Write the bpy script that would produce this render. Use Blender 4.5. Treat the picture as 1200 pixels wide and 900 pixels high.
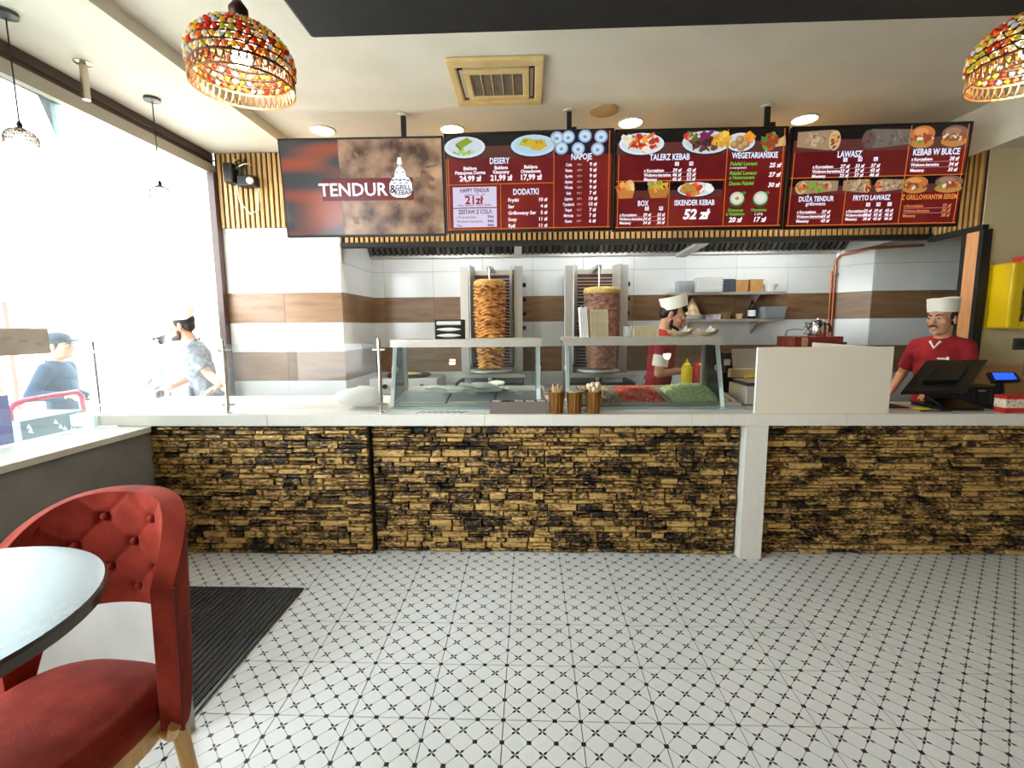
import bpy, bmesh, math, random
from mathutils import Vector, Matrix, Euler
R_ = random.Random(7)
PI = math.pi
for o in list(bpy.data.objects): bpy.data.objects.remove(o, do_unlink=True)
SC = bpy.context.scene
COL = SC.collection

# ------------------------------------------------------------------ camera
F_PX, YAW, PITCH, ROLL, CAM_H = 555.0, .0369, .1215, -.0083, 1.6907
def cam_axes():
    cy, sy, cp, sp, cr, sr = math.cos(YAW), math.sin(YAW), math.cos(PITCH), math.sin(PITCH), math.cos(ROLL), math.sin(ROLL)
    f = Vector((-sy, cy, 0)); r = Vector((cy, sy, 0)); u = Vector((0, 0, 1))
    f2 = f*cp - u*sp; u2 = u*cp + f*sp
    return r*cr + u2*sr, u2*cr - r*sr, f2
AX_R, AX_U, AX_F = cam_axes()
CAM = Vector((0, 0, CAM_H))
cd = bpy.data.cameras.new('camera'); co = bpy.data.objects.new('camera', cd); COL.objects.link(co)
cd.sensor_width = 36; cd.lens = F_PX/1200*36; cd.clip_start = .05; cd.clip_end = 200
co.matrix_world = Matrix(((AX_R.x, AX_U.x, -AX_F.x, 0), (AX_R.y, AX_U.y, -AX_F.y, 0), (AX_R.z, AX_U.z, -AX_F.z, CAM_H), (0, 0, 0, 1)))
SC.camera = co
def at(px, py, X=None, Y=None, Z=None):
    """pixel of the 1200x900 photograph -> point on a plane x=X, y=Y or z=Z"""
    d = AX_F + AX_R*((px-600)/F_PX) - AX_U*((py-450)/F_PX)
    if X is not None: t = X/d.x
    elif Y is not None: t = Y/d.y
    else: t = (Z-CAM_H)/d.z
    return CAM + d*t

def lamp_name(base, p):
    """a lamp whose light stands outside the picture ends in _offscreen"""
    d = Vector(p)-CAM; z = d.dot(AX_F); x, y = (600+F_PX*d.dot(AX_R)/z, 450-F_PX*d.dot(AX_U)/z) if z > 0 else (-1, -1)
    return base if 0 <= x <= 1200 and 0 <= y <= 900 else base+'_offscreen'

# ------------------------------------------------------------------ world, light, exposure
SKY_STRENGTH = 12.0
w = bpy.data.worlds.new('sky'); SC.world = w; w.use_nodes = True
nt = w.node_tree; bg = nt.nodes['Background']; bg.inputs[0].default_value = (.86, .93, 1, 1); bg.inputs[1].default_value = SKY_STRENGTH
def sun():
    l = bpy.data.lights.new('sun_offscreen', 'SUN'); l.energy = 14; l.angle = .01; l.color = (1, .95, .88)
    o = bpy.data.objects.new('sun_offscreen', l); COL.objects.link(o)
    d = Vector((-.62, .25, -.74)); o.rotation_euler = d.to_track_quat('-Z', 'Y').to_euler()
sun()
def portal(y0, y1, z0, z1, x):
    l = bpy.data.lights.new('window_left_offscreen', 'AREA'); l.shape = 'RECTANGLE'; l.size = y1-y0; l.size_y = z1-z0; l.cycles.is_portal = True
    o = bpy.data.objects.new('window_left_offscreen', l); COL.objects.link(o); o.location = (x, (y0+y1)/2, (z0+z1)/2)
    o.rotation_euler = (PI/2, 0, -PI/2)
portal(-2.4, 4.75, .99, 3.21, -3.3)
SC.view_settings.view_transform = 'Standard'; SC.view_settings.look = 'None'
SC.view_settings.gamma = 1; SC.view_settings.use_curve_mapping = False
SC.view_settings.exposure = 0.2

# ------------------------------------------------------------------ materials
def lin(c):
    def g(v):
        v = v/255
        return v/12.92 if v <= .04045 else ((v+.055)/1.055)**2.4
    return (g(c[0]), g(c[1]), g(c[2]), 1)
MATS = {}
def M(name, c=(200, 200, 200), rough=.5, metal=0, c2=None, scale=8, stretch=(1, 1, 1), detail=4, bump=0, bscale=None, rand=0, emit=None, es=1, spec=.5, trans=0, contrast=(.35, .65)):
    if name in MATS: return MATS[name]
    m = bpy.data.materials.new(name); m.use_nodes = True; MATS[name] = m
    n = m.node_tree.nodes; L = m.node_tree.links; p = n['Principled BSDF']
    p.inputs['Roughness'].default_value = rough; p.inputs['Metallic'].default_value = metal
    p.inputs['Specular IOR Level'].default_value = spec; p.inputs['Transmission Weight'].default_value = trans
    p.inputs['Base Color'].default_value = lin(c)
    if emit:
        p.inputs['Emission Color'].default_value = lin(emit); p.inputs['Emission Strength'].default_value = es
    if c2 or bump:
        tc = n.new('ShaderNodeTexCoord'); mp = n.new('ShaderNodeMapping'); mp.inputs['Scale'].default_value = stretch
        L.new(tc.outputs['Object'], mp.inputs['Vector'])
        nz = n.new('ShaderNodeTexNoise'); nz.inputs['Scale'].default_value = scale; nz.inputs['Detail'].default_value = detail
        if rand:
            oi = n.new('ShaderNodeObjectInfo'); va = n.new('ShaderNodeVectorMath'); va.operation = 'MULTIPLY_ADD'
            L.new(oi.outputs['Random'], va.inputs[0]); va.inputs[1].default_value = (37, 53, 71); L.new(mp.outputs[0], va.inputs[2])
            L.new(va.outputs[0], nz.inputs['Vector'])
        else: L.new(mp.outputs[0], nz.inputs['Vector'])
        if c2:
            rp = n.new('ShaderNodeValToRGB'); rp.color_ramp.elements[0].position, rp.color_ramp.elements[1].position = contrast
            rp.color_ramp.elements[0].color = lin(c); rp.color_ramp.elements[1].color = lin(c2)
            L.new(nz.outputs['Fac'], rp.inputs[0]); out = rp.outputs[0]
            if rand:
                hs = n.new('ShaderNodeHueSaturation'); mr = n.new('ShaderNodeMapRange'); mr.inputs[3].default_value = 1-rand; mr.inputs[4].default_value = 1+rand
                L.new(oi.outputs['Random'], mr.inputs[0]); L.new(mr.outputs[0], hs.inputs['Value']); L.new(out, hs.inputs['Color']); out = hs.outputs[0]
            L.new(out, p.inputs['Base Color'])
            if emit: L.new(out, p.inputs['Emission Color'])
        if bump:
            bn = n.new('ShaderNodeTexNoise'); bn.inputs['Scale'].default_value = bscale or scale; bn.inputs['Detail'].default_value = 5
            L.new(mp.outputs[0], bn.inputs['Vector'])
            b = n.new('ShaderNodeBump'); b.inputs['Strength'].default_value = bump; b.inputs['Distance'].default_value = .01
            L.new(bn.outputs['Fac'], b.inputs['Height']); L.new(b.outputs[0], p.inputs['Normal'])
    return m
def glow(c, s=1.0):
    """emission of a screen pixel colour"""
    k = 'screen_%d_%d_%d_%g' % (c[0], c[1], c[2], s)
    if k in MATS: return MATS[k]
    m = M(k, (6, 6, 6), .25, emit=c, es=s); return m
def glass(name, tint=(235, 245, 245), haze=.06, haze_c=(235, 240, 240), rough=.0):
    """thin pane: see-through, reflecting, with a film of dirt that scatters a little light"""
    if name in MATS: return MATS[name]
    m = bpy.data.materials.new(name); m.use_nodes = True; MATS[name] = m
    n = m.node_tree.nodes; L = m.node_tree.links; n.clear()
    out = n.new('ShaderNodeOutputMaterial'); t = n.new('ShaderNodeBsdfTransparent'); t.inputs[0].default_value = lin(tint)
    g = n.new('ShaderNodeBsdfGlossy'); g.inputs['Roughness'].default_value = rough; fr = n.new('ShaderNodeFresnel'); fr.inputs[0].default_value = 1.35
    mx = n.new('ShaderNodeMixShader'); L.new(fr.outputs[0], mx.inputs[0]); L.new(t.outputs[0], mx.inputs[1]); L.new(g.outputs[0], mx.inputs[2])
    t1 = n.new('ShaderNodeBsdfTranslucent'); t1.inputs[0].default_value = lin(haze_c); t2 = n.new('ShaderNodeBsdfDiffuse'); t2.inputs[0].default_value = lin(haze_c); tl = n.new('ShaderNodeMixShader'); L.new(t1.outputs[0], tl.inputs[1]); L.new(t2.outputs[0], tl.inputs[2])
    m2 = n.new('ShaderNodeMixShader'); m2.inputs[0].default_value = haze
    L.new(mx.outputs[0], m2.inputs[1]); L.new(tl.outputs[0], m2.inputs[2]); L.new(m2.outputs[0], out.inputs[0])
    return m

STEEL = M('brushed_steel', (206, 202, 194), .38, .6, c2=(190, 186, 178), scale=30, stretch=(1, 1, 12))
STEEL_D = M('dark_steel', (92, 92, 90), .4, .8, c2=(70, 70, 70), scale=10)
CHROME = M('chrome_tube', (215, 212, 208), .15, 1)
BLACK = M('black_plastic', (14, 14, 15), .4)
BLACK_M = M('matt_black_paint', (20, 19, 19), .7, c2=(28, 27, 26), scale=12, bump=.05)
QUARTZ = M('white_quartz_worktop', (226, 221, 212), .28, c2=(222, 216, 206), scale=40)
CEIL = M('cream_ceiling_paint', (222, 216, 200), .8, c2=(214, 208, 192), scale=2.5)
BEIGE = M('beige_wall_paint', (214, 198, 160), .75, c2=(206, 190, 152), scale=3)
TILE_W = M('white_wall_tile', (232, 232, 228), .14, c2=(226, 227, 225), scale=3, rand=.02)
TILE_B = M('wood_look_wall_tile', (118, 88, 62), .35, c2=(154, 120, 86), scale=3.0, stretch=(1, 1, 6), detail=6, contrast=(.25, .75), rand=.1)
GROUT = M('grey_grout', (128, 124, 118), .9)
SLAT = M('light_oak_slat', (176, 136, 80), .5, c2=(206, 168, 108), scale=6, stretch=(14, 14, 1), rand=.08)
SLAT_BACK = M('slat_backing', (34, 18, 16), .9)
GREYWALL = M('grey_plaster', (150, 148, 146), .8, c2=(132, 130, 128), scale=3, bump=.05)
RED_FAB = M('red_velvet', (122, 36, 22), .9, c2=(146, 48, 31), scale=14, bump=.15, bscale=220, spec=.25)
WOOD = M('light_beech', (206, 160, 92), .4, c2=(224, 182, 116), scale=5, stretch=(8, 8, 1))
WHITE_P = M('white_paper', (240, 238, 232), .7)
CREAM_B = M('cream_board', (230, 218, 200), .55, c2=(226, 213, 194), scale=2)
POLO = M('red_polo_cotton', (150, 14, 26), .85, c2=(132, 10, 22), scale=9, bump=.15, bscale=30)
SKIN = M('skin', (206, 154, 122), .5, c2=(196, 138, 106), scale=12)
HAIR = M('dark_hair', (24, 18, 15), .55)
CAPM = M('white_paper_cap', (238, 232, 220), .7)
PANTS = M('black_trousers', (22, 22, 25), .8)

# ------------------------------------------------------------------ mesh helpers
class B:
    def __init__(s): s.v = []; s.f = []
    def add(s, vs, fs):
        o = len(s.v); s.v += [Vector(v) for v in vs]; s.f += [tuple(i+o for i in f) for f in fs]; return s
    def box(s, x0, x1, y0, y1, z0, z1, mtx=None):
        vs = [Vector((x, y, z)) for z in (z0, z1) for y in (y0, y1) for x in (x0, x1)]
        if mtx: vs = [mtx @ v for v in vs]
        return s.add(vs, [(0, 2, 3, 1), (4, 5, 7, 6), (0, 1, 5, 4), (2, 6, 7, 3), (0, 4, 6, 2), (1, 3, 7, 5)])
    def bar(s, a, b, w, h, up=(0, 0, 1)):
        a, b = Vector(a), Vector(b); d = (b-a); ln = d.length; d.normalize(); u = Vector(up)
        if abs(d.dot(u)) > .98: u = Vector((0, 1, 0))
        sx = d.cross(u).normalized(); u = sx.cross(d).normalized()
        m = Matrix(((sx.x, d.x, u.x, a.x), (sx.y, d.y, u.y, a.y), (sx.z, d.z, u.z, a.z), (0, 0, 0, 1)))
        return s.box(-w/2, w/2, 0, ln, -h/2, h/2, m)
    def cyl(s, a, b, r0, r1=None, n=16, cap=True):
        r1 = r0 if r1 is None else r1
        a, b = Vector(a), Vector(b); d = (b-a).normalized(); u = Vector((0, 0, 1)) if abs(d.z) < .95 else Vector((1, 0, 0))
        e1 = d.cross(u).normalized(); e2 = d.cross(e1)
        vs = [p + (e1*math.cos(2*PI*i/n)+e2*math.sin(2*PI*i/n))*r for p, r in ((a, r0), (b, r1)) for i in range(n)]
        fs = [(i, (i+1) % n, n+(i+1) % n, n+i) for i in range(n)]
        if cap: fs += [tuple(range(n))[::-1], tuple(range(n, 2*n))]
        return s.add(vs, fs)
    def lathe(s, prof, c=(0, 0, 0), n=28, sx=1, sy=1, ang=2*PI):
        c = Vector(c); m = len(prof); full = ang >= 2*PI-1e-4; k = n if full else n+1
        vs = [c+Vector((r*math.cos(ang*i/n)*sx, r*math.sin(ang*i/n)*sy, z)) for i in range(k) for r, z in prof]
        fs = []
        for i in range(n):
            j = (i+1) % k
            for q in range(m-1): fs.append((i*m+q, j*m+q, j*m+q+1, i*m+q+1))
        return s.add(vs, fs)
    def tube(s, pts, r, n=8, closed=False):
        pts = [Vector(p) for p in pts]; N = len(pts); rs = r if isinstance(r, (list, tuple)) else [r]*N
        vs = []; e1 = None
        for i, p in enumerate(pts):
            if closed: d = pts[(i+1) % N]-pts[i-1]
            else: d = pts[min(i+1, N-1)]-pts[max(i-1, 0)]
            d.normalize()
            if e1 is None:
                u = Vector((0, 0, 1)) if abs(d.z) < .9 else Vector((1, 0, 0)); e1 = d.cross(u).normalized()
            else: e1 = (e1-d*e1.dot(d)).normalized()
            e2 = d.cross(e1)
            vs += [p+(e1*math.cos(2*PI*k/n)+e2*math.sin(2*PI*k/n))*rs[i] for k in range(n)]
        fs = []
        for i in range(N if closed else N-1):
            j = (i+1) % N
            fs += [(i*n+k, i*n+(k+1) % n, j*n+(k+1) % n, j*n+k) for k in range(n)]
        if not closed: fs += [tuple(range(n))[::-1], tuple(range((N-1)*n, N*n))]
        return s.add(vs, fs)
    def ball(s, c, rx, ry=None, rz=None, mtx=None, nu=14, nv=9):
        ry = rx if ry is None else ry; rz = rx if rz is None else rz; c = Vector(c); vs = []
        for j in range(1, nv):
            t = PI*j/nv
            for i in range(nu):
                v = Vector((rx*math.sin(t)*math.cos(2*PI*i/nu), ry*math.sin(t)*math.sin(2*PI*i/nu), rz*math.cos(t)))
                vs.append(c+(mtx @ v if mtx else v))
        t, b = Vector((0, 0, rz)), Vector((0, 0, -rz))
        vs += [c+(mtx @ t if mtx else t), c+(mtx @ b if mtx else b)]; T = len(vs)-2
        fs = [(j*nu+i, (j+1)*nu+i, (j+1)*nu+(i+1) % nu, j*nu+(i+1) % nu) for j in range(nv-2) for i in range(nu)]
        fs += [(T, i, (i+1) % nu) for i in range(nu)] + [(T+1, (nv-2)*nu+(i+1) % nu, (nv-2)*nu+i) for i in range(nu)]
        return s.add(vs, fs)
    def prism(s, poly, d, base=None):
        """poly: list of 3-D points (flat), d: extrusion vector"""
        d = Vector(d); n = len(poly); vs = [Vector(p) for p in poly]+[Vector(p)+d for p in poly]
        return s.add(vs, [tuple(range(n))[::-1], tuple(range(n, 2*n))]+[(i, (i+1) % n, n+(i+1) % n, n+i) for i in range(n)])
    def face(s, pts): return s.add(pts, [tuple(range(len(pts)))])
    def grid(s, fn, nu, nv, closed_u=False):
        vs = [fn(i/(nu if closed_u else nu-1), j/(nv-1)) for j in range(nv) for i in range(nu)]
        k = nu if closed_u else nu-1
        return s.add(vs, [(j*nu+i, j*nu+(i+1) % nu, (j+1)*nu+(i+1) % nu, (j+1)*nu+i) for j in range(nv-1) for i in range(k)])
    def mesh(s, name, inv=None, smooth=None):
        me = bpy.data.meshes.new(name)
        me.from_pydata([(inv @ v if inv else v) for v in s.v], [], s.f); me.update()
        bm = bmesh.new(); bm.from_mesh(me); bmesh.ops.recalc_face_normals(bm, faces=bm.faces); bm.to_mesh(me); bm.free()
        if smooth:
            for p in me.polygons: p.use_smooth = True
            me.set_sharp_from_angle(angle=math.radians(smooth))
        return me
    def build(s, name, m, parent=None, local=False, smooth=None, bevel=0, origin=True, mods=()):
        if parent is not None: inv = None if local else chain(parent).inverted(); loc = None
        elif origin and s.v:
            lo = [min(v[i] for v in s.v) for i in range(3)]; hi = [max(v[i] for v in s.v) for i in range(3)]
            loc = Vector(((lo[0]+hi[0])/2, (lo[1]+hi[1])/2, lo[2])); inv = Matrix.Translation(-loc)
        else: inv = None; loc = None
        o = bpy.data.objects.new(name, s.mesh(name, inv, smooth)); COL.objects.link(o)
        if m: o.data.materials.append(m)
        if parent is not None: o.parent = parent
        elif loc is not None: o.location = loc
        if bevel:
            b = o.modifiers.new('bevel', 'BEVEL'); b.width = bevel; b.segments = 2; b.limit_method = 'ANGLE'
        return o
def chain(o):
    m = o.matrix_basis.copy()
    while o.parent: o = o.parent; m = o.matrix_basis @ m
    return m
def tag(o, label, cat, group=None, kind=None):
    o['label'] = label; o['category'] = cat
    if group: o['group'] = group
    if kind: o['kind'] = kind
    return o
def thing(name, label, cat, loc=(0, 0, 0), rz=0, group=None, rx=0, kind=None):
    o = bpy.data.objects.new(name, None); COL.objects.link(o); o.empty_display_size = .05
    o.location = loc; o.rotation_euler = (rx, 0, rz)
    return tag(o, label, cat, group, kind)
def box(x0, x1, y0, y1, z0, z1): return B().box(x0, x1, y0, y1, z0, z1)
def struct(name, b, m, label, cat, **k):
    o = b.build(name, m, origin=False, **k); return tag(o, label, cat, kind='structure')
def inst(src, name, parent, loc, rot=None, scale=None):
    o = bpy.data.objects.new(name, src); COL.objects.link(o); o.parent = parent; o.location = loc
    if rot: o.rotation_euler = rot
    if scale: o.scale = scale
    return o

# ------------------------------------------------------------------ room shell
YF, YB, ZC, ZL = 4.83, 5.77, 3.50, 3.41         # fascia plane, back wall, main ceiling, low ceiling by the windows
XFAC, XLOW, XCOL, XSIDE = -3.12, -2.80, -1.90, 3.88
TS = 1/3; TX0, TY0 = -.118, 3.188               # floor tile grid

def floor_material(name, grout):
    m = bpy.data.materials.new(name); m.use_nodes = True; n = m.node_tree.nodes; L = m.node_tree.links; p = n['Principled BSDF']
    def mth(op, a, b=None, c=None):
        x = n.new('ShaderNodeMath'); x.operation = op
        for i, q in enumerate((a, b, c)):
            if q is None: continue
            if isinstance(q, (int, float)): x.inputs[i].default_value = q
            else: L.new(q, x.inputs[i])
        return x.outputs[0]
    g = n.new('ShaderNodeNewGeometry'); sp = n.new('ShaderNodeSeparateXYZ'); L.new(g.outputs['Position'], sp.inputs[0])
    k = 3/TS
    def cell(o, off): return mth('ABSOLUTE', mth('SUBTRACT', mth('FRACT', mth('MULTIPLY', mth('SUBTRACT', o, off-10), k)), .5))
    ax, ay = cell(sp.outputs[0], TX0), cell(sp.outputs[1], TY0)
    dif = mth('ABSOLUTE', mth('SUBTRACT', ax, ay)); sm = mth('ADD', ax, ay)
    dot = mth('GREATER_THAN', mth('MINIMUM', ax, ay), .412)
    line = mth('MULTIPLY', mth('LESS_THAN', dif, .022), .6)
    t = mth('DIVIDE', mth('SUBTRACT', sm, .015), .30)
    bulge = mth('MULTIPLY', mth('MULTIPLY', t, mth('SUBTRACT', 1, t)), .26)
    petal = mth('LESS_THAN', dif, bulge)
    mask = mth('MAXIMUM', mth('MAXIMUM', dot, line), petal)
    if grout:
        def edge(o, off): return mth('GREATER_THAN', mth('ABSOLUTE', mth('SUBTRACT', mth('FRACT', mth('MULTIPLY', mth('SUBTRACT', o, off-10), 1/TS)), .5)), .493)
        mask = mth('MAXIMUM', mask, mth('MULTIPLY', mth('MAXIMUM', edge(sp.outputs[0], TX0), edge(sp.outputs[1], TY0)), .8))
    nz = n.new('ShaderNodeTexNoise'); nz.inputs['Scale'].default_value = 2.2; L.new(g.outputs['Position'], nz.inputs['Vector'])
    rp = n.new('ShaderNodeValToRGB'); rp.color_ramp.elements[0].color = lin((210, 209, 207)); rp.color_ramp.elements[1].color = lin((224, 223, 221))
    L.new(nz.outputs['Fac'], rp.inputs[0])
    mx = n.new('ShaderNodeMix'); mx.data_type = 'RGBA'; L.new(mask, mx.inputs[0]); L.new(rp.outputs[0], mx.inputs[6]); mx.inputs[7].default_value = lin((34, 30, 32))
    L.new(mx.outputs[2], p.inputs['Base Color']); p.inputs['Roughness'].default_value = .38; p.inputs['Specular IOR Level'].default_value = .4
    return m
FT, FTG = floor_material('patterned_floor_tile', False), floor_material('patterned_floor_far', True)
floor = struct('floor', box(-3.3, 6.6, -2.7, 6.1, -.15, -.003), FTG, 'white tiled floor with a black star and dot pattern', 'floor')
tm = B().box(-TS/2+.0022, TS/2-.0022, -TS/2+.0022, TS/2-.0022, -.01, 0).mesh('floor_tile'); tm.materials.append(FT)
MX0, MX1, MY0, MY1 = -2.79, TX0-4*TS-.03, 1.79, TY0-TS-.012
for i in range(-9, 15):
    for j in range(-6, 1):
        cx, cy = TX0+(i+.5)*TS, TY0+(j+.5)*TS
        if cx < -2.9: continue
        if cx < MX1-.05 and MY0+.1 < cy < MY1: continue
        inst(tm, 'tile', floor, (cx, cy, 0))
struct('wall_partition', box(-2.79, -1.43, 1.72, 1.78, 0, .76), M('pale_grey_slab', (190, 188, 184), .7, c2=(178, 176, 172), scale=4), 'low pale grey partition behind the red bar chair', 'partition')
# raised working floor behind the counter, hidden behind it
struct('floor_platform', box(-3.1, 5.9, 4.3, 5.76, -.002, .1), STEEL_D, 'raised dark floor behind the serving counter', 'floor')

struct('ceiling', B().box(-2.31, 6.6, -2.7, 6.1, ZC, ZC+.2), CEIL, 'cream painted ceiling above the serving counter', 'ceiling')
struct('ceiling_window_strip', B().box(-3.4, -2.31, -2.7, 4.83, ZL, ZC+.2), CEIL, 'lower cream ceiling strip along the windows', 'ceiling')
struct('wall_rear', box(-3.4, 6.6, -2.9, -2.7, -.1, 3.7), BEIGE, 'beige rear wall of the dining room', 'wall')
struct('wall_far_right', box(6.5, 6.7, -2.7, 6.1, -.1, 3.7), BEIGE, 'beige end wall of the dining room', 'wall')

# walls faced with 60 x 30 tiles
ZJ = [.545+.3*i for i in range(8)]              # joints at .545 .. 2.645 : wood bands at 1.145 and 1.745
tile_meshes = {}
def tile_mesh(wd, ht, mat):
    k = (round(wd, 3), round(ht, 3), mat.name)
    if k not in tile_meshes:
        me = B().box(-wd/2+.0015, wd/2-.0015, -.009, .004, -ht/2+.0015, ht/2-.0015).mesh('wall_tile'); me.materials.append(mat); tile_meshes[k] = me
    return tile_meshes[k]
def tiled(parent, p0, p1, joints, z0, z1, rz):
    """tiles on a vertical face from p0 to p1 (x,y); joints = distances of vertical joints along it"""
    p0, p1 = Vector((*p0, 0)), Vector((*p1, 0)); ln = (p1-p0).length; d = (p1-p0).normalized()
    xs = sorted([0, ln]+[j for j in joints if .01 < j < ln-.01]); zs = sorted([z0, z1]+[z for z in ZJ if z0+.01 < z < z1-.01])
    for a, b in zip(xs, xs[1:]):
        for c, e in zip(zs, zs[1:]):
            zc = (c+e)/2; k = int(math.floor((zc-.545)/.3+1e-6)); mt = TILE_B if k in (2, 4) else TILE_W
            o = inst(tile_mesh(b-a, e-c, mt), 'tile', parent, p0+d*(a+b)/2+Vector((0, 0, zc)), (0, 0, rz))
wall_back = struct('wall_back', box(-2.1, 3.62, YB, YB+.2, -.1, 3.5), GROUT, 'kitchen back wall of white tiles with wood look bands', 'wall')
tiled(wall_back, (XCOL, YB), (3.57, YB), [(-1.746+.597*i)-XCOL for i in range(12)], .545, 2.62, 0)
wall_col = struct('wall_column', box(-3.12, XCOL, YF, YB+.2, -.1, 3.5), GROUT, 'tiled wall column by the window with wood look bands', 'wall')
tiled(wall_col, (-3.12, YF), (XCOL, YF), [.62], .545, 2.69, 0)
tiled(wall_col, (XCOL, YF), (XCOL, YB), [.34, .94], .545, 2.62, PI/2)
JX = 3.80
wall_jog = struct('wall_jog', B().prism([(3.57, YB+.2, -.1), (3.57, YB, -.1), (JX, 5.47, -.1), (4.95, 5.45, -.1), (4.95, YB+.2, -.1)], (0, 0, 3.6)), GROUT, 'right hand tiled kitchen wall stepping forward beside the copper pipe', 'wall')
tiled(wall_jog, (3.57, YB), (JX, 5.47), [], .545, 2.62, math.atan2(5.47-YB, JX-3.57))
tiled(wall_jog, (JX, 5.47), (4.95, 5.45), [.62], .545, 2.62, math.atan2(-.02, 1.15))
struct('wall_passage', box(4.95, 6.5, 5.38, 5.7, -.1, 3.5), M('dark_stone', (44, 42, 42), .4, c2=(82, 78, 74), scale=5, detail=8), 'dark stone wall in the passage behind the cashier', 'wall')
struct('ceiling_kitchen', box(-2.0, 6.5, YF+.06, YB+.2, 2.98, 3.1), CEIL, 'ceiling of the kitchen niche above the hood', 'ceiling')
zs_ = at(1165, 172, X=XSIDE-.05).z
wall_side = struct('wall_side', B().box(XSIDE+.012, XSIDE+.15, 4.445, YF+.06, 2.47, zs_).box(XSIDE+.012, XSIDE+.15, 4.445, 4.49, -.1, 2.47), BEIGE, 'short side wall at the kitchen doorway', 'wall')
wall_right = struct('wall_right', B().box(XSIDE-.04, 4.22, 4.29, 4.44, -.1, 2.46).box(XSIDE-.03, 4.22, 4.29, 4.30, 2.46, zs_).box(XSIDE+.012, 4.22, 4.30, 4.44, 2.46, zs_).box(4.22, 6.5, 4.29, 4.44, -.1, 2.75).box(5.6, 6.5, 4.29, 4.44, 2.75, zs_), BEIGE, 'beige painted wall behind the till', 'wall')
struct('trim_transom', box(4.22, 5.6, 4.30, 4.43, 2.75, 2.87), BLACK_M, 'black bar across the high wall opening', 'trim')
struct('wall_wainscot', B().box(XSIDE+.03, 6.4, 4.272, 4.289, .1, 1.32), M('tan_wood_panel', (188, 138, 96), .5, c2=(204, 156, 112), scale=3, stretch=(1, 1, 6)), 'tan wood wainscot behind the till', 'wall')
struct('ceiling_soffit', box(XSIDE-.05, 6.5, -2.7, YF+.02, zs_, ZC), CEIL, 'cream boxed in soffit along the right of the ceiling', 'soffit')

# oak slats: fascia, side return, window column
def slats(name, label, p0, p1, z0, z1, ny, pitch=.051):
    p0, p1 = Vector((*p0, 0)), Vector((*p1, 0)); d = (p1-p0); ln = d.length; d.normalize(); n = Vector((*ny, 0))
    rz = math.atan2(d.y, d.x)
    mt = Matrix.Translation(p0) @ Matrix.Rotation(rz, 4, 'Z')
    o = struct(name, B().box(0, ln, 0, .03, z0, z1, mt), SLAT_BACK, label, 'slat panel')
    me = B().box(-.0145, .0145, -.022, .002, -(z1-z0)/2, (z1-z0)/2).mesh('slat'); me.materials.append(SLAT)
    k = int(ln/pitch); off = (ln-k*pitch)/2+pitch/2
    for i in range(k): inst(me, 'slat', o, p0+d*(off+i*pitch)+Vector((0, 0, (z0+z1)/2)), (0, 0, rz))
    return o
slats('trim_fascia', 'long fascia of vertical oak slats over the kitchen niche', (XCOL+.02, YF+.03), (XSIDE, YF+.03), 2.535, 3.49, (0, -1))
slats('trim_side', 'short return of oak slats beside the doorway', (XSIDE-.02, YF-.03), (XSIDE-.02, 4.302), 2.51, zs_, (-1, 0))
slats('trim_column', 'oak slats on the upper window column', (-3.10, YF-.012), (-2.0, YF-.012), 2.69, 3.40, (0, -1))
struct('trim_1', B().box(XCOL+.01, XSIDE, YF-.01, YF+.08, 2.49, 2.535).box(XSIDE-.05, XSIDE+.0, 4.27, YF, 2.46, 2.51), BLACK_M, 'black edge rail under the slat fascia', 'trim')
struct('trim_2', B().box(XSIDE-.055, XSIDE+.02, 4.25, 4.289, 0, 2.47).box(XSIDE-.055, XSIDE-.03, 4.41, 4.45, 0, 2.46), BLACK_M, 'black doorway posts beside the till', 'trim')
struct('trim_3', B().box(XSIDE-.052, XSIDE-.04, 4.29, 4.41, 0, 2.46), M('orange_pine', (206, 146, 96), .5, c2=(222, 166, 116), scale=4, stretch=(8, 8, 1)), 'pine strip lining the doorway', 'trim')

# black bulkhead over the dining side
struct('ceiling_bulkhead', B().box(-.915, 6.4, -2.7, 2.13, 2.9, ZC), BLACK_M, 'black painted bulkhead hanging below the ceiling', 'bulkhead', bevel=.015)

# facade on the left
struct('wall_left', B().box(XFAC-.1, XLOW, -2.7, 4.0, -.1, .94), GREYWALL, 'low grey plastered wall under the window', 'wall')
ledge = B().box(XFAC-.14, XLOW+.03, -2.7, 3.308, .942, .984).build('window_ledge', QUARTZ, origin=False, bevel=.004); tag(ledge, 'pale window ledge slab on the low grey wall', 'ledge', kind='structure')
struct('wall_header', B().box(XFAC-.08, XFAC, -2.7, 4.83, 3.21, 3.30), M('grey_beam', (176, 170, 158), .6), 'grey beam over the window opening', 'beam')
struct('trim_4', B().box(XFAC-.10, XFAC-.01, -2.7, 4.83, 3.30, ZL).box(XFAC-.02, XFAC+.012, -2.7, 4.83, 3.335, 3.345), M('dark_brown_frame', (74, 56, 50), .5), 'dark brown rail between beam and ceiling', 'trim')
struct('wall_left_outer', B().box(XFAC-.14, XFAC-.02, -2.7, 4.83, ZL, 6), GREYWALL, 'outside wall above the window', 'wall')
struct('trim_5', B().box(XFAC-.03, XFAC+.035, 4.74, 4.83, 0, 3.22), MATS['dark_brown_frame'], 'dark brown window post at the tiled column', 'trim')
struct('trim_6', B().box(XFAC-.1, XFAC-.02, -2.7, -2.3, .9, 3.25).box(XFAC-.08, XFAC-.02, .5, .58, .98, 3.22), MATS['dark_brown_frame'], 'dark brown window mullions beside the table', 'trim')
PANE = glass('hazy_window_glass', haze=.035, haze_c=(240, 246, 250))  # pale haze mixed into the glass stands in for lens flare
win = thing('window_1', 'large hazy window pane above the ledge with a taped notice', 'window', (XFAC-.06, 1.95, .985), kind='structure')
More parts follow.
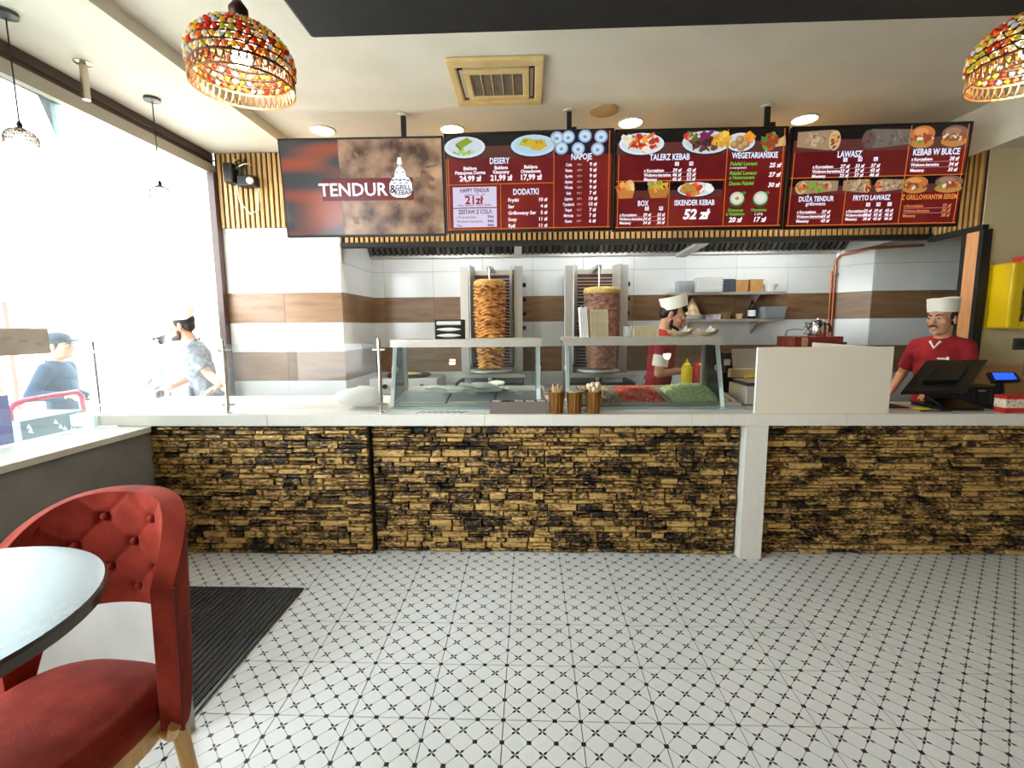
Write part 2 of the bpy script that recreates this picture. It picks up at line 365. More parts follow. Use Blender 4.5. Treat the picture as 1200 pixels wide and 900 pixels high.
B().box(XFAC-.066, XFAC-.054, .58, 3.30, .985, 3.21).build('pane', PANE, win)
B().box(XFAC-.072, XFAC-.048, 3.295, 3.312, .985, 3.21).build('edge_strip', glass('pane_edge', (215, 235, 230), .4), win)

# ------------------------------------------------------------------ counter
ZT = 1.067
wt = thing('worktop', 'long white quartz worktop with a solid leg panel between the stone claddings', 'worktop', (0.6, 3.65, 0))
xs = [-3.38, -1.9, -.32, 1.14, 2.2, 4.5]
for a, b in zip(xs, xs[1:]): B().box(a+.0008, b-.0008, 3.31, 4.27 if b < 2.3 else 3.84, .985, ZT).build('slab', QUARTZ, wt, bevel=.003)
B().box(1.518, 1.672, 3.312, 3.495, 0, .985).build('leg_panel', QUARTZ, wt, bevel=.003)
GOLD = bpy.data.materials.new('gold_brushed_black_stone'); GOLD.use_nodes = True
def gold():
    n = GOLD.node_tree.nodes; L = GOLD.node_tree.links; p = n['Principled BSDF']
    g = n.new('ShaderNodeNewGeometry'); oi = n.new('ShaderNodeObjectInfo')
    mp = n.new('ShaderNodeMapping'); mp.inputs['Scale'].default_value = (1, 1, 1.8); L.new(g.outputs['Position'], mp.inputs[0])
    nz = n.new('ShaderNodeTexNoise'); nz.inputs['Scale'].default_value = 38; nz.inputs['Detail'].default_value = 5; L.new(mp.outputs[0], nz.inputs['Vector'])
    n2 = n.new('ShaderNodeTexNoise'); n2.inputs['Scale'].default_value = 9; n2.inputs['Detail'].default_value = 3; L.new(mp.outputs[0], n2.inputs['Vector'])
    ad = n.new('ShaderNodeMath'); ad.operation = 'MULTIPLY_ADD'; L.new(n2.outputs['Fac'], ad.inputs[0]); ad.inputs[1].default_value = .7; L.new(nz.outputs['Fac'], ad.inputs[2])
    a2 = n.new('ShaderNodeMath'); a2.operation = 'MULTIPLY_ADD'; L.new(oi.outputs['Random'], a2.inputs[0]); a2.inputs[1].default_value = .30; L.new(ad.outputs[0], a2.inputs[2])
    rp = n.new('ShaderNodeValToRGB'); e = rp.color_ramp.elements; e[0].position = .50; e[0].color = lin((14, 12, 13)); e[1].position = .68; e[1].color = lin((208, 168, 100)); e2 = e.new(.575); e2.color = lin((112, 82, 44))
    a3 = n.new('ShaderNodeMath'); a3.operation = 'MULTIPLY'; L.new(a2.outputs[0], a3.inputs[0]); a3.inputs[1].default_value = .6
    L.new(a3.outputs[0], rp.inputs[0]); L.new(rp.outputs[0], p.inputs['Base Color'])
    p.inputs['Roughness'].default_value = .42; p.inputs['Metallic'].default_value = .25
    b = n.new('ShaderNodeBump'); b.inputs['Strength'].default_value = .9; b.inputs['Distance'].default_value = .012; L.new(nz.outputs['Fac'], b.inputs['Height']); L.new(b.outputs[0], p.inputs['Normal'])
gold()
STONE_BACK = M('black_cladding_back', (16, 14, 15), .8)
def stone_panel(label, x0, x1, yf, seed):
    r = random.Random(seed); t = thing('stone_cladding_panel', label, 'stone cladding', ((x0+x1)/2, yf+.04, 0))
    B().box(x0, x1, yf+.012, yf+.07, 0, .984).build('backing', STONE_BACK, t)
    st = []; z = .004
    while z < .965:
        h = r.choice((.026, .032, .038, .044, .05, .056)); h = min(h, .98-z)
        x = x0+.004
        while x < x1-.01:
            wd = min(r.uniform(.05, .13) if r.random() < .4 else r.uniform(.12, .25), x1-.004-x)
            if x1-.004-x-wd < .04: wd = x1-.004-x
            if h > .04 and r.random() < .35:
                c = z+h*r.uniform(.4, .6); st += [(x, wd, z, c-z), (x, wd*1, c, z+h-c)]
            else: st.append((x, wd, z, h))
            x += wd
        z += h
    st.sort(key=lambda q: -q[1]*q[3]); rest = B()
    for i, (x, wd, z, h) in enumerate(st):
        p = r.uniform(.0, .045); j = lambda s: r.uniform(-s, s)
        a, b, c, d = x+.0022, x+wd-.0022, z+.0018, z+h-.0018
        e = min(.006, h*.2); y1 = yf+.012
        back = [(a, y1, c), (b, y1, c), (b, y1, d), (a, y1, d)]
        fr = [(a+e+j(.003), yf-p*.5+j(.005), c+e*.6+j(.002)), (b-e+j(.003), yf-p*.5+j(.005), c+e*.6+j(.002)), (b-e+j(.003), yf-p*.5+j(.005), d-e*.6+j(.002)), (a+e+j(.003), yf-p*.5+j(.005), d-e*.6+j(.002))]
        m1 = (a+wd*r.uniform(.3, .7), yf-p*.5-.004+j(.005), (c+d)/2)
        bb = B() if i < 295 else rest
        bb.add(back+fr+[m1], [(0, 1, 5, 4), (1, 2, 6, 5), (2, 3, 7, 6), (3, 0, 4, 7), (4, 5, 8), (5, 6, 8), (6, 7, 8), (7, 4, 8)])
        if i < 295: bb.build('stone', GOLD, t)
    if rest.v: o = rest.build('small_stones', GOLD, t); o['kind'] = 'stuff'
    return t
stone_panel('gold and black ledge stone cladding beside the low grey wall, standing forward', XLOW+.0, -1.17, 3.335, 1)
stone_panel('wide gold and black ledge stone cladding between the forward panel and the white leg', -1.17, 1.515, 3.395, 2)
stone_panel('darker gold and black ledge stone cladding below the till', 1.675, 4.45, 3.42, 3)
tag(B().box(-2.79, 2.19, 3.5, 4.2, .0, .98).box(2.19, 4.4, 3.5, 3.8, 0, .98).build('counter_carcass', STEEL_D), 'dark steel counter cabinet behind the stone cladding', 'cabinet')

# ------------------------------------------------------------------ menu screens
TVW, TVH = 1.40, .80
def text_mesh(b, s, size, x, z, y, align='CENTER', bold=0, shear=0, sx=1):
    c = bpy.data.curves.new('t', 'FONT'); c.body = s; c.size = size; c.align_x = align; c.offset = bold; c.shear = shear; c.resolution_u = 2
    o = bpy.data.objects.new('t', c); me = bpy.data.meshes.new_from_object(o)
    b.add([(v.co.x*sx+x, y, v.co.y+z) for v in me.vertices], [tuple(p.vertices) for p in me.polygons])
    bpy.data.objects.remove(o); bpy.data.curves.remove(c); bpy.data.meshes.remove(me)
class Screen:
    """flat picture content of one screen, u to the right, v down, both 0..1"""
    def __init__(s, root): s.root = root; s.lay = {}; s.k = 0; s.order = []
    def P(s, u, v, k): return Vector(((u-.5)*TVW*.975, -.0225-.0006*k, (.5-v)*TVH*.955))
    def b(s, name, mat, k):
        key = (name, mat.name, k)
        if key not in s.lay: s.lay[key] = (B(), mat)
        return s.lay[key][0]
    def rect(s, u0, v0, u1, v1, c, k=1, name='image_panel', mat=None):
        s.b(name, mat or glow(c), k).face([s.P(u0, v1, k), s.P(u1, v1, k), s.P(u1, v0, k), s.P(u0, v0, k)])
    def poly(s, pts, c, k=2, name='image_shape'):
        s.b(name, glow(c), k).face([s.P(u, v, k) for u, v in pts])
    def ell(s, u, v, ru, rv, c, k=2, name='image_shape', n=20, rot=0):
        q = []
        for i in range(n):
            a, b = ru*math.cos(2*PI*i/n), rv*math.sin(2*PI*i/n)*TVH/TVW
            q.append((u+a*math.cos(rot)-b*math.sin(rot), v-(a*math.sin(rot)+b*math.cos(rot))*TVW/TVH))
        s.poly(q, c, k, name)
    def text(s, t, u, v, h, c=(255, 255, 255), k=5, align='CENTER', bold=.0, shear=0, sx=1, name='menu_text'):
        p = s.P(u, v, k); sz = h*TVH*1.35
        text_mesh(s.b(name, glow(c), k), t, sz, p.x, p.z-h*TVH*.48, p.y, align, bold*sz, shear, sx)
    def food(s, u, v, ru, rv, cols, n, k, seed, rmin=.012, rmax=.03):
        r = random.Random(seed)
        for i in range(n):
            a, d = r.uniform(0, 2*PI), math.sqrt(r.random())
            q = r.uniform(rmin, rmax)
            c = r.choice(cols); s.ell(u+ru*d*math.cos(a), v+rv*d*math.sin(a), q, q*r.uniform(.5, 1.3), c, k+(i % 3)*.3, 'food_picture', 7, r.uniform(0, 3))
    def done(s):
        for (name, mn, k), (b, m) in s.lay.items(): b.build(name, m, s.root, local=True)['kind'] = 'stuff'
TVS = [(-1.464, 4.345, 2.919, .014, .085), (-.002, 4.286, 2.924, -.018, .03), (1.458, 4.301, 2.92, .01, .04), (2.948, 4.337, 2.926, -.019, .08)]
TVL = ['wide menu screen with the restaurant name over a meat picture', 'menu screen with baklava plates, desserts and drinks cans', 'menu screen with kebab plates, box and falafel prices', 'menu screen with wraps and kebab rolls']
def make_tv(i):
    x, y, z, rz, rx = TVS[i]; k = TVW/1.45
    t = thing('menu_screen', TVL[i], 'screen', (x*k, y*k, CAM_H+(z-CAM_H)*k), rz, 'menu screens over the counter', rx)
    B().box(-TVW/2, TVW/2, -.02, .03, -TVH/2, TVH/2).build('housing', BLACK, t, local=True, bevel=.003)
    B().box(-.35, .35, .03, .06, -.25, .25).build('rear_cover', BLACK, t, local=True)
    return t, Screen(t)
MAROON, MAR2, ORG = (96, 14, 22), (118, 30, 26), (196, 110, 40)
def base(s, c=MAROON):
    m = M('menu_background', (78, 8, 20), .3, c2=(120, 34, 22), scale=2.2, emit=(90, 12, 20), es=.62, contrast=(.35, .85)); s.rect(0, 0, 1, 1, c, 0, 'screen_picture', m)
def hdr(s, u0, v0, u1, v1): 
    s.rect(u0, v0, u1, v0+(v1-v0)*.5, (14, 10, 12), 1); s.rect(u0, v0+(v1-v0)*.5, u1, v1, (86, 44, 40), 1)
def frame(s, segs):
    for u0, v0, u1, v1 in segs:
        if u0 == u1: s.rect(u0-.0022, v0, u0+.0022, v1, ORG, 3, 'divider_line')
        else: s.rect(u0, v0-.004, u1, v0+.004, ORG, 3, 'divider_line')
def plate(s, u, v, ru, rv, c=(206, 214, 220), k=2):
    rv *= .55; s.ell(u, v+.012, ru*1.02, rv*1.04, (40, 34, 40), k-.3); s.ell(u, v, ru, rv, c, k); s.ell(u, v-.006, ru*.86, rv*.82, (c[0]-14, c[1]-12, c[2]-10), k+.2)
def heading(s, t, u, v, h=.062, c=(220, 232, 255)): s.text(t, u, v, h, c, 5, bold=.025, sx=.72, name='menu_heading')
WH = (248, 240, 248)
# screen one: the name
t, s = make_tv(0)
s.rect(0, 0, 1, 1, (0, 0, 0), 0, 'screen_picture', M('meat_picture', (62, 42, 36), .25, c2=(166, 132, 108), scale=5, detail=14, emit=(90, 60, 40), es=.5, contrast=(.36, .68)))
s.rect(0, 0, .36, 1, (0, 0, 0), 1, 'blurred_picture_side', M('blurred_side', (62, 60, 64), .2, c2=(140, 70, 50), scale=3.4, stretch=(.5, 1, 2.0), detail=0, emit=(90, 60, 60), es=.4, contrast=(.42, .66)))
r = random.Random(3)
for i in range(18):
    u, v = r.uniform(.42, .96), r.uniform(.03, .97); q = r.uniform(.015, .05)
    s.ell(u, v, q, q*r.uniform(.4, 1), r.choice([(104, 74, 58), (122, 92, 72), (88, 62, 50), (132, 100, 70)]), 1+(i % 4)*.2, 'meat_picture_patch', 8, r.uniform(0, 3))
s.rect(.24, .40, .815, .635, (112, 16, 32), 3, 'name_banner')
s.text('TENDUR', .435, .515, .135, (248, 250, 255), 5, bold=.02, sx=1.02, name='name_lettering')
bell = [(.665, .55), (.668, .46), (.69, .40), (.715, .375), (.76, .375), (.79, .40), (.808, .46), (.81, .53), (.795, .585), (.765, .61), (.71, .61), (.68, .59)]
s.poly([((u-.738)*1.07+.738, (v-.5)*1.07+.5) for u, v in bell], (90, 14, 28), 3.6, 'logo_shape'); s.poly(bell, (240, 246, 252), 4, 'logo_shape')
s.poly([(.70, .385), (.708, .33), (.72, .29), (.735, .275), (.752, .29), (.768, .33), (.775, .385)], (240, 246, 252), 4, 'logo_shape')
s.ell(.737, .252, .017, .017, (240, 246, 252), 4, 'logo_shape'); s.poly([(.722, .24), (.727, .19), (.747, .19), (.752, .24)], (240, 246, 252), 4, 'logo_shape')
for (u, v, ru) in ((.728, .30, .006), (.748, .30, .006), (.72, .345, .008), (.757, .345, .008), (.738, .32, .005), (.69, .425, .011), (.712, .42, .010), (.737, .425, .012), (.762, .42, .010), (.785, .43, .011), (.70, .455, .008), (.775, .455, .008), (.737, .455, .009)): s.ell(u, v, ru, ru*.8, (92, 104, 128), 4.6, 'logo_mark', 8)
s.text('&', .688, .515, .085, (70, 20, 34), 5, bold=.02, name='logo_lettering'); s.text('GRILL', .752, .50, .05, (60, 40, 60), 5, bold=.02, sx=.95, name='logo_lettering'); s.text('KEBAP', .75, .555, .05, (60, 40, 60), 5, bold=.02, sx=.95, name='logo_lettering')
s.done()
# screen two: desserts and drinks
t, s = make_tv(1); base(s); hdr(s, 0, 0, .655, .245); s.rect(.655, 0, 1, .235, (16, 16, 30), 1)
plate(s, .115, .13, .125, .20); plate(s, .53, .13, .135, .20, (178, 206, 222))
s.poly([(.06, .09), (.13, .03), (.165, .075), (.095, .14)], (128, 150, 34), 3, 'food_picture'); s.poly([(.06, .09), (.095, .14), (.095, .165), (.06, .115)], (96, 104, 30), 3, 'food_picture')
s.food(.11, .175, .08, .03, [(150, 176, 60), (120, 156, 50), (170, 190, 84)], 26, 3, 11, .006, .014)
s.poly([(.44, .12), (.475, .05), (.53, .07), (.52, .15)], (186, 170, 40), 3, 'food_picture'); s.poly([(.515, .17), (.53, .07), (.60, .08), (.615, .14), (.57, .185)], (196, 160, 48), 3.2, 'food_picture'); s.food(.53, .09, .06, .03, [(120, 150, 40), (150, 110, 40)], 10, 3.6, 12, .006, .013)
for (u, v) in ((.74, .055), (.84, .05), (.935, .06), (.70, .165), (.80, .175), (.915, .185), (.672, .06)):
    s.ell(u, v, .044, .075, (96, 40, 60) if u > .9 else (44, 50, 84), 2); s.ell(u, v, .038, .064, (150, 176, 200), 2.4); s.ell(u, v, .028, .046, (190, 210, 226), 2.7); s.ell(u, v+.008, .012, .018, (120, 146, 172), 3)
frame(s, [(0, .245, 0, 1), (.655, .0, .655, 1), (0, .515, .655, .515), (.33, .515, .33, 1), (0, .985, 1, .985), (.985, .0, .985, 1), (.012, .24, .012, 1)])
heading(s, 'DESERY', .325, .275)
for (u, a, b2, p) in ((.145, 'Baklava', 'Pistacjowa Durma', '24,99 zł'), (.335, 'Baklava', 'Klasyczny', '21,99 zł'), (.515, 'Baklava', 'Orzechowa', '17,99 zł')):
    s.text(a, u, .345, .035, WH, bold=.03); s.text(b2, u, .39, .035, WH, bold=.03, sx=.92); s.text(p, u, .45, .056, WH, bold=.035, sx=.95, name='price_text')
s.rect(.035, .54, .305, .755, (206, 196, 220), 3, 'offer_card'); s.rect(.035, .765, .305, .965, (206, 196, 220), 3, 'offer_card')
DK = (70, 30, 50)
s.text('HAPPY TENDUR', .17, .575, .042, DK, bold=.02, sx=.75); s.text('godziny 12 - 15', .17, .62, .026, DK); s.text('21zł', .165, .675, .085, (150, 20, 40), bold=.03, name='price_text'); s.text('Box, Lawasz, Talerz, Bułka', .17, .73, .024, DK)
s.text('ZESTAW Z COLĄ', .17, .80, .045, DK, bold=.02, sx=.75)
for i, (a, p) in enumerate((('z Kurczakiem', '39zł'), ('Wołowo-baranina', '44zł'), ('Mix', '44zł'))): s.text(a, .055, .855+.045*i, .028, DK, align='LEFT'); s.text(p, .285, .855+.045*i, .03, DK, align='RIGHT', bold=.02)
heading(s, 'DODATKI', .485, .60)
for i, (a, p) in enumerate((('Frytki', '10 zł'), ('Ser', '4 zł'), ('Grillowany Ser', '5 zł'), ('Sosy', '11 zł'), ('Ryż', '11 zł'))): s.text(a, .375, .685+.068*i, .036, WH, align='LEFT', bold=.03); s.text(p, .615, .685+.068*i, .036, WH, align='RIGHT', bold=.03)
heading(s, 'NAPOJE', .82, .255)
for i, p in enumerate((9, 9, 9, 9, 9, 7, 10, 10, 7, 7, 6)):
    v = .335+.0585*i; s.text('Cola Fanta Sprite Ayran Woda Sok Lipton Tymbark Pepsi Mirinda Kawa'.split()[i], .745, v, .03, (226, 230, 250), bold=.03, sx=.8); s.text('0,3 l', .81, v, .02, (226, 200, 210)); s.text('%d zł' % p, .89, v, .036, WH, bold=.03)
s.done()
# screen three: plates and box
t, s = make_tv(2); base(s); hdr(s, 0, 0, 1, .235); hdr(s, 0, .52, .64, .685)
plate(s, .145, .13, .135, .20); plate(s, .53, .125, .145, .21, (196, 204, 206)); plate(s, .73, .13, .085, .17, (206, 210, 210)); plate(s, .48, .60, .11, .135)
s.food(.16, .115, .085, .075, [(206, 96, 34), (180, 40, 26), (222, 150, 60), (230, 214, 190), (150, 60, 40)], 60, 3, 21); s.food(.07, .09, .035, .06, [(222, 216, 196), (206, 200, 176)], 14, 3, 22)
s.food(.52, .13, .09, .07, [(70, 40, 40), (96, 58, 50), (110, 66, 56), (52, 30, 34)], 60, 3, 23); s.food(.44, .07, .04, .04, [(196, 40, 40), (220, 200, 180), (60, 110, 40)], 18, 4, 24); s.food(.53, .05, .03, .03, [(110, 30, 84)], 8, 4, 25); s.food(.61, .10, .055, .065, [(214, 160, 50), (226, 184, 84), (196, 140, 40)], 34, 4, 26)
for (u, v) in ((.695, .155), (.725, .105), (.76, .15), (.735, .18)): s.ell(u, v, .026, .04, (150, 112, 72), 4, 'food_picture', 12); s.ell(u-.005, v-.008, .016, .024, (184, 146, 100), 4.4, 'food_picture', 12)
s.food(.78, .09, .03, .05, [(206, 120, 40), (220, 150, 50)], 16, 3.6, 27); s.poly([(.86, .2), (.99, .07), (.995, .17)], (196, 160, 116), 2, 'food_picture'); s.food(.905, .13, .045, .075, [(60, 120, 36), (170, 70, 40), (90, 150, 50), (140, 60, 36)], 34, 3, 28)
s.poly([(0, .58), (.115, .57), (.10, .68), (.02, .685)], (186, 120, 60), 2, 'food_picture'); s.food(.06, .555, .05, .03, [(214, 150, 60), (186, 70, 50), (226, 196, 140)], 22, 3, 29)
s.poly([(.19, .575), (.325, .575), (.305, .68), (.21, .685)], (176, 112, 54), 2, 'food_picture'); s.food(.255, .56, .055, .028, [(206, 180, 60), (190, 120, 130), (120, 150, 50), (214, 150, 60)], 24, 3, 30)
s.food(.455, .605, .065, .05, [(190, 60, 40), (206, 130, 50), (150, 140, 60), (214, 90, 50)], 34, 3, 31); s.food(.545, .59, .03, .04, [(230, 230, 224)], 8, 3, 32)
frame(s, [(.0, .505, .65, .505), (.655, 0, .655, .985), (.32, .505, .32, .985), (0, .985, 1, .985), (.012, .24, .012, .985), (.985, .0, .985, .985)])
heading(s, 'TALERZ KEBAB', .315, .265)
ROWS = ('z Kurczakiem', 'Wołowo-baranina', 'Mieszany')
def rows(s, u, v, dv, us, prices, h=.034, c=WH, cap=True, ln=True):
    for j, uu in enumerate(us if cap else ()): s.rect(uu-.012, v-.083, uu+.012, v-.043, (226, 226, 240), 4, 'size_tag'); s.text('SMLX'[j], uu, v-.063, .03, (120, 20, 40))
    for i in range(3):
        s.text(ROWS[i], u, v+dv*i, h*.9, c, align='LEFT', bold=.03, sx=.9)
        if ln and i: s.rect(u, v+dv*(i-.5)-.0015, us[-1]+.03, v+dv*(i-.5)+.0015, (206, 150, 160), 4, 'divider_line')
        for uu, p in zip(us, prices[i]): s.text('%d zł' % p, uu, v+dv*i, h, c, bold=.035, shear=.2, name='price_text')
rows(s, .165, .40, .046, (.36, .445), ((39, 43), (46, 52), (46, 52)))
heading(s, 'BOX', .165, .735, .055); rows(s, .025, .855, .042, (.19, .275), ((29, 33), (34, 36), (34, 36)), .03)
heading(s, 'ISKENDER KEBAB', .475, .735, .055); s.text('52 zł', .485, .855, .10, WH, bold=.04, shear=.2, name='price_text')
heading(s, 'WEGETARIAŃSKIE', .82, .262, .058)
GRN = (96, 176, 70)
for i, (a, p) in enumerate((('Falafel Lawasz', '25 zł'), ('Falafel Lawasz', '27 zł'), ('Danie Falafel', '30 zł'))):
    v = (.345, .44, .545)[i]; s.text(a, .675, v, .036, GRN, align='LEFT', bold=.03, shear=.15); s.text(p, .975, v+.02, .044, WH, align='RIGHT', bold=.035, shear=.2, name='price_text')
s.text('z Hummusem', .675, .485, .034, GRN, align='LEFT', bold=.03, shear=.15); s.text('z warzywami', .675, .385, .024, WH, align='LEFT')
for u in (.73, .87): s.ell(u, .71, .047, .082, (40, 96, 36), 3); s.ell(u, .70, .042, .068, (186, 190, 176), 3.4); s.ell(u, .70, .03, .046, (214, 212, 196), 3.7); s.ell(u+.04, .645, .013, .014, (60, 130, 40), 4)
s.ell(.73, .70, .012, .02, (196, 130, 60), 4, 'food_picture'); s.text('Hummus', .725, .82, .032, GRN, bold=.03); s.text('z Falafelem', .725, .86, .032, GRN, bold=.03); s.text('Hummus', .865, .82, .032, GRN, bold=.03); s.text('z pitą', .865, .86, .028, WH)
s.text('20 zł', .725, .92, .05, WH, bold=.035, shear=.2, name='price_text'); s.text('17 zł', .87, .92, .05, WH, bold=.035, shear=.2, name='price_text')
s.done()
# screen four: wraps and rolls
t, s = make_tv(3); base(s, MAROON); hdr(s, 0, 0, 1, .235); hdr(s, 0, .50, 1, .665)
def wrap(u, v, L, h, flip, dark, seed):
    d = -1 if flip else 1; c = (150, 124, 98) if not dark else (104, 92, 84)
    s.poly([(u-d*L*.5, v-h*.42), (u+d*L*.3, v-h*.5), (u+d*L*.36, v+h*.5), (u+d*L*.2, v+h*.56), (u-d*L*.5, v+h*.36)], c, 2, 'food_picture')
    s.food(u-d*L*.1, v, L*.3, h*.35, [(186, 160, 126), (120, 94, 70), (164, 140, 110)] if not dark else [(120, 108, 98), (84, 74, 70)], 20, 2.3, seed, .008, .02)
    s.ell(u+d*L*.33, v+h*.06, L*.13, h*.52, (196, 166, 122) if not dark else (84, 76, 74), 3, 'food_picture'); s.food(u+d*L*.34, v+h*.06, L*.09, h*.36, [(176, 110, 64), (120, 60, 40), (206, 150, 90), (170, 50, 40)] if not dark else [(60, 52, 50), (110, 60, 50), (90, 80, 70)], 20, 3.4, seed+1, .008, .018)
wrap(.15, .115, .26, .19, False, False, 41); wrap(.53, .115, .30, .18, True, True, 43)
def bun(u, v, ru, h, seed, pale=False):
    s.ell(u, v+h*.32, ru*.98, h*.3, (172, 120, 62), 2, 'food_picture'); s.food(u, v+h*.12, ru*.85, h*.18, [(160, 50, 36), (96, 140, 46), (120, 70, 44), (220, 200, 170)], 26, 2.6, seed, .008, .018)
    s.ell(u, v-h*.12, ru, h*.42, (178, 104, 52) if not pale else (116, 84, 70), 2.2, 'food_picture'); s.ell(u-ru*.15, v-h*.22, ru*.6, h*.2, (204, 136, 78) if not pale else (146, 110, 92), 2.4, 'food_picture')
bun(.735, .11, .068, .19, 51); bun(.915, .11, .075, .18, 53, True); bun(.735, .585, .07, .15, 55); bun(.925, .585, .08, .15, 57, True)
wrap(.155, .585, .26, .13, True, False, 61); s.food(.15, .585, .07, .03, [(176, 60, 60), (120, 150, 60)], 16, 4, 63); wrap(.40, .585, .17, .13, False, False, 65); wrap(.58, .585, .17, .12, True, False, 67)
frame(s, [(.0, .495, 1, .495), (.665, 0, .665, .985), (.335, .495, .335, .985), (0, .985, 1, .985), (.012, .24, .012, .985), (.985, .0, .985, .985)])
heading(s, 'LAWASZ', .33, .265); rows(s, .125, .385, .047, (.31, .395, .485), ((27, 33, 37), (33, 37, 43), (33, 37, 46)))
heading(s, 'KEBAB W BUŁCE', .825, .265); rows(s, .69, .335, .055, (.93,), ((28,), (34,), (33,)), cap=False)
heading(s, 'DUŻA TENDUR', .165, .71, .052); s.text('grillowana', .165, .76, .036, (220, 232, 255), bold=.02); rows(s, .06, .845, .047, (.23,), ((37,), (43,), (43,)), .032, cap=False)
heading(s, 'FRYTO LAWASZ', .49, .71, .052); rows(s, .35, .845, .042, (.475, .535, .60), ((33, 39, 43), (38, 43, 46), (38, 43, 46)), .03)
heading(s, 'Z GRILLOWANYM SEREM', .825, .715, .05, (214, 130, 60)); rows(s, .685, .805, .05, (.93,), ((33,), (38,), (38,)), .032, (206, 120, 60), cap=False)
s.done()
# ceiling rods of the screens
for (px, py, k) in ((470, 122, 0), (668, 117, 1), (905, 110, 1)):
    x = at(px, py+30, Y=4.19).x
    t = thing('screen_hanger', 'black ceiling rod holding up the menu screens', 'bracket', (x, 4.28, ZC), 0, 'ceiling rods of the menu screens')
    B().box(x-.02, x+.02, 4.265, 4.295, 3.0, ZC-.01).build('rod', BLACK_M, t); B().cyl((x, 4.28, ZC-.012), (x, 4.28, ZC), .05, n=16).build('ceiling_plate', CEIL, t, smooth=40)
    if k: B().box(x+.015, x+.06, 4.255, 4.29, 3.22, 3.36).build('clamp', BLACK_M, t)

# ------------------------------------------------------------------ ceiling things
BULB = M('lit_diffuser', (255, 240, 210), .4, emit=(255, 240, 205), es=14)
def downlight(x, y, z, power=30, label='round recessed downlight over the menu screens', grp='downlights over the menu screens', r=.105):
    t = thing('downlight', label, 'ceiling light', (x, y, z), 0, grp)
    B().lathe([(r*1.12, 0), (r*1.12, -.006), (r*.98, -.012), (r*.95, 0)], (x, y, z)).build('trim_ring', CEIL, t, smooth=40)
    B().cyl((x, y, z-.006), (x, y, z-.001), r*.95, n=24).build('diffuser', BULB, t)
    l = bpy.data.lights.new('downlight_lamp', 'AREA'); l.shape = 'DISK'; l.size = r*1.7; l.energy = power; l.color = (1, .88, .70); l.spread = 2.6
    o = bpy.data.objects.new(lamp_name('downlight_lamp', (x, y, z)), l); COL.objects.link(o); o.parent = t; o.location = (0, 0, -.02)
for px, py in ((378, 153), (530, 152), (739, 144), (943, 140)):
    p = at(px, py, Z=ZC-.006); downlight(p.x, p.y, ZC, 16)
p = at(708, 129, Z=ZC); t = thing('ceiling_speaker', 'round yellowed speaker in the ceiling beside a screen rod', 'speaker', p)
B().lathe([(.12, 0), (.12, -.012), (.1, -.02), (0, -.022)], p).build('grille', M('aged_plastic', (176, 150, 104), .6, c2=(190, 164, 116), scale=8), t, smooth=40)
# air conditioning cassette
AGED = M('yellowed_plastic', (202, 172, 112), .5, c2=(220, 194, 140), scale=4)
c0, c1 = at(519, 67, Z=ZC), at(638, 119, Z=ZC); cx, cy = (-.575+.12)/2, 3.765
t = thing('air_conditioner', 'yellowed square ceiling air conditioner with a grey grille', 'air conditioner', (cx, cy, ZC))
h = .34
fr = B()
for a, b in (((-h, -h), (h, -.245)), ((-h, .245), (h, h)), ((-h, -.245), (-.275, .245)), ((.275, -.245), (h, .245))): fr.box(cx+a[0], cx+b[0], cy+a[1], cy+b[1], ZC-.03, ZC)
fr.build('frame', AGED, t, bevel=.012)
ir = B()
for a, b in (((-.235, -.215), (.235, -.165)), ((-.235, .165), (.235, .215)), ((-.235, -.165), (-.19, .165)), ((.19, -.165), (.235, .165))): ir.box(cx+a[0], cx+b[0], cy+a[1], cy+b[1], ZC-.036, ZC-.005)
ir.build('inner_frame', AGED, t, bevel=.006)
B().box(cx-.275, cx+.275, cy-.245, cy+.245, ZC-.008, ZC-.002).build('air_slot', M('dark_slot', (40, 26, 20), .8), t)  # flat plate; its dark colour paints the shaded depth of the slot
for q in range(5):
    x0 = cx-.19+q*.076; gb = B()
    gb.box(x0+.002, x0+.074, cy-.165, cy+.165, ZC-.024, ZC-.018)
    gb.build('grille_panel', M('grille_grey', (120, 108, 92), .7, c2=(92, 82, 72), scale=90, stretch=(1, .1, 1)), t)
for q in range(6):
    x0 = cx-.19+q*.076; B().box(x0-.003, x0+.003, cy-.165, cy+.165, ZC-.03, ZC-.016).build('grille_rib', AGED, t)
for sx in (-1, 1): B().box(cx+sx*.252-.012, cx+sx*.252+.012, cy-.2, cy+.2, ZC-.02, ZC-.014, ).build('louvre', M('louvre_grey', (176, 166, 150), .5), t)
B().box(cx-.2, cx+.2, cy-.235, cy-.222, ZC-.02, ZC-.014).build('louvre', MATS['louvre_grey'], t)
# chrome stub
p = at(97, 73, Z=ZL); t = thing('ceiling_pole', 'short chrome pole stub under the low ceiling strip', 'pole', p)
B().cyl(p, p+Vector((0, 0, -.23)), .022, n=16).build('pole', M('nickel_pole', (190, 180, 156), .25, .9), t, smooth=40); B().lathe([(.05, 0), (.05, -.006), (.024, -.012)], p).build('flange', MATS['nickel_pole'], t, smooth=40)

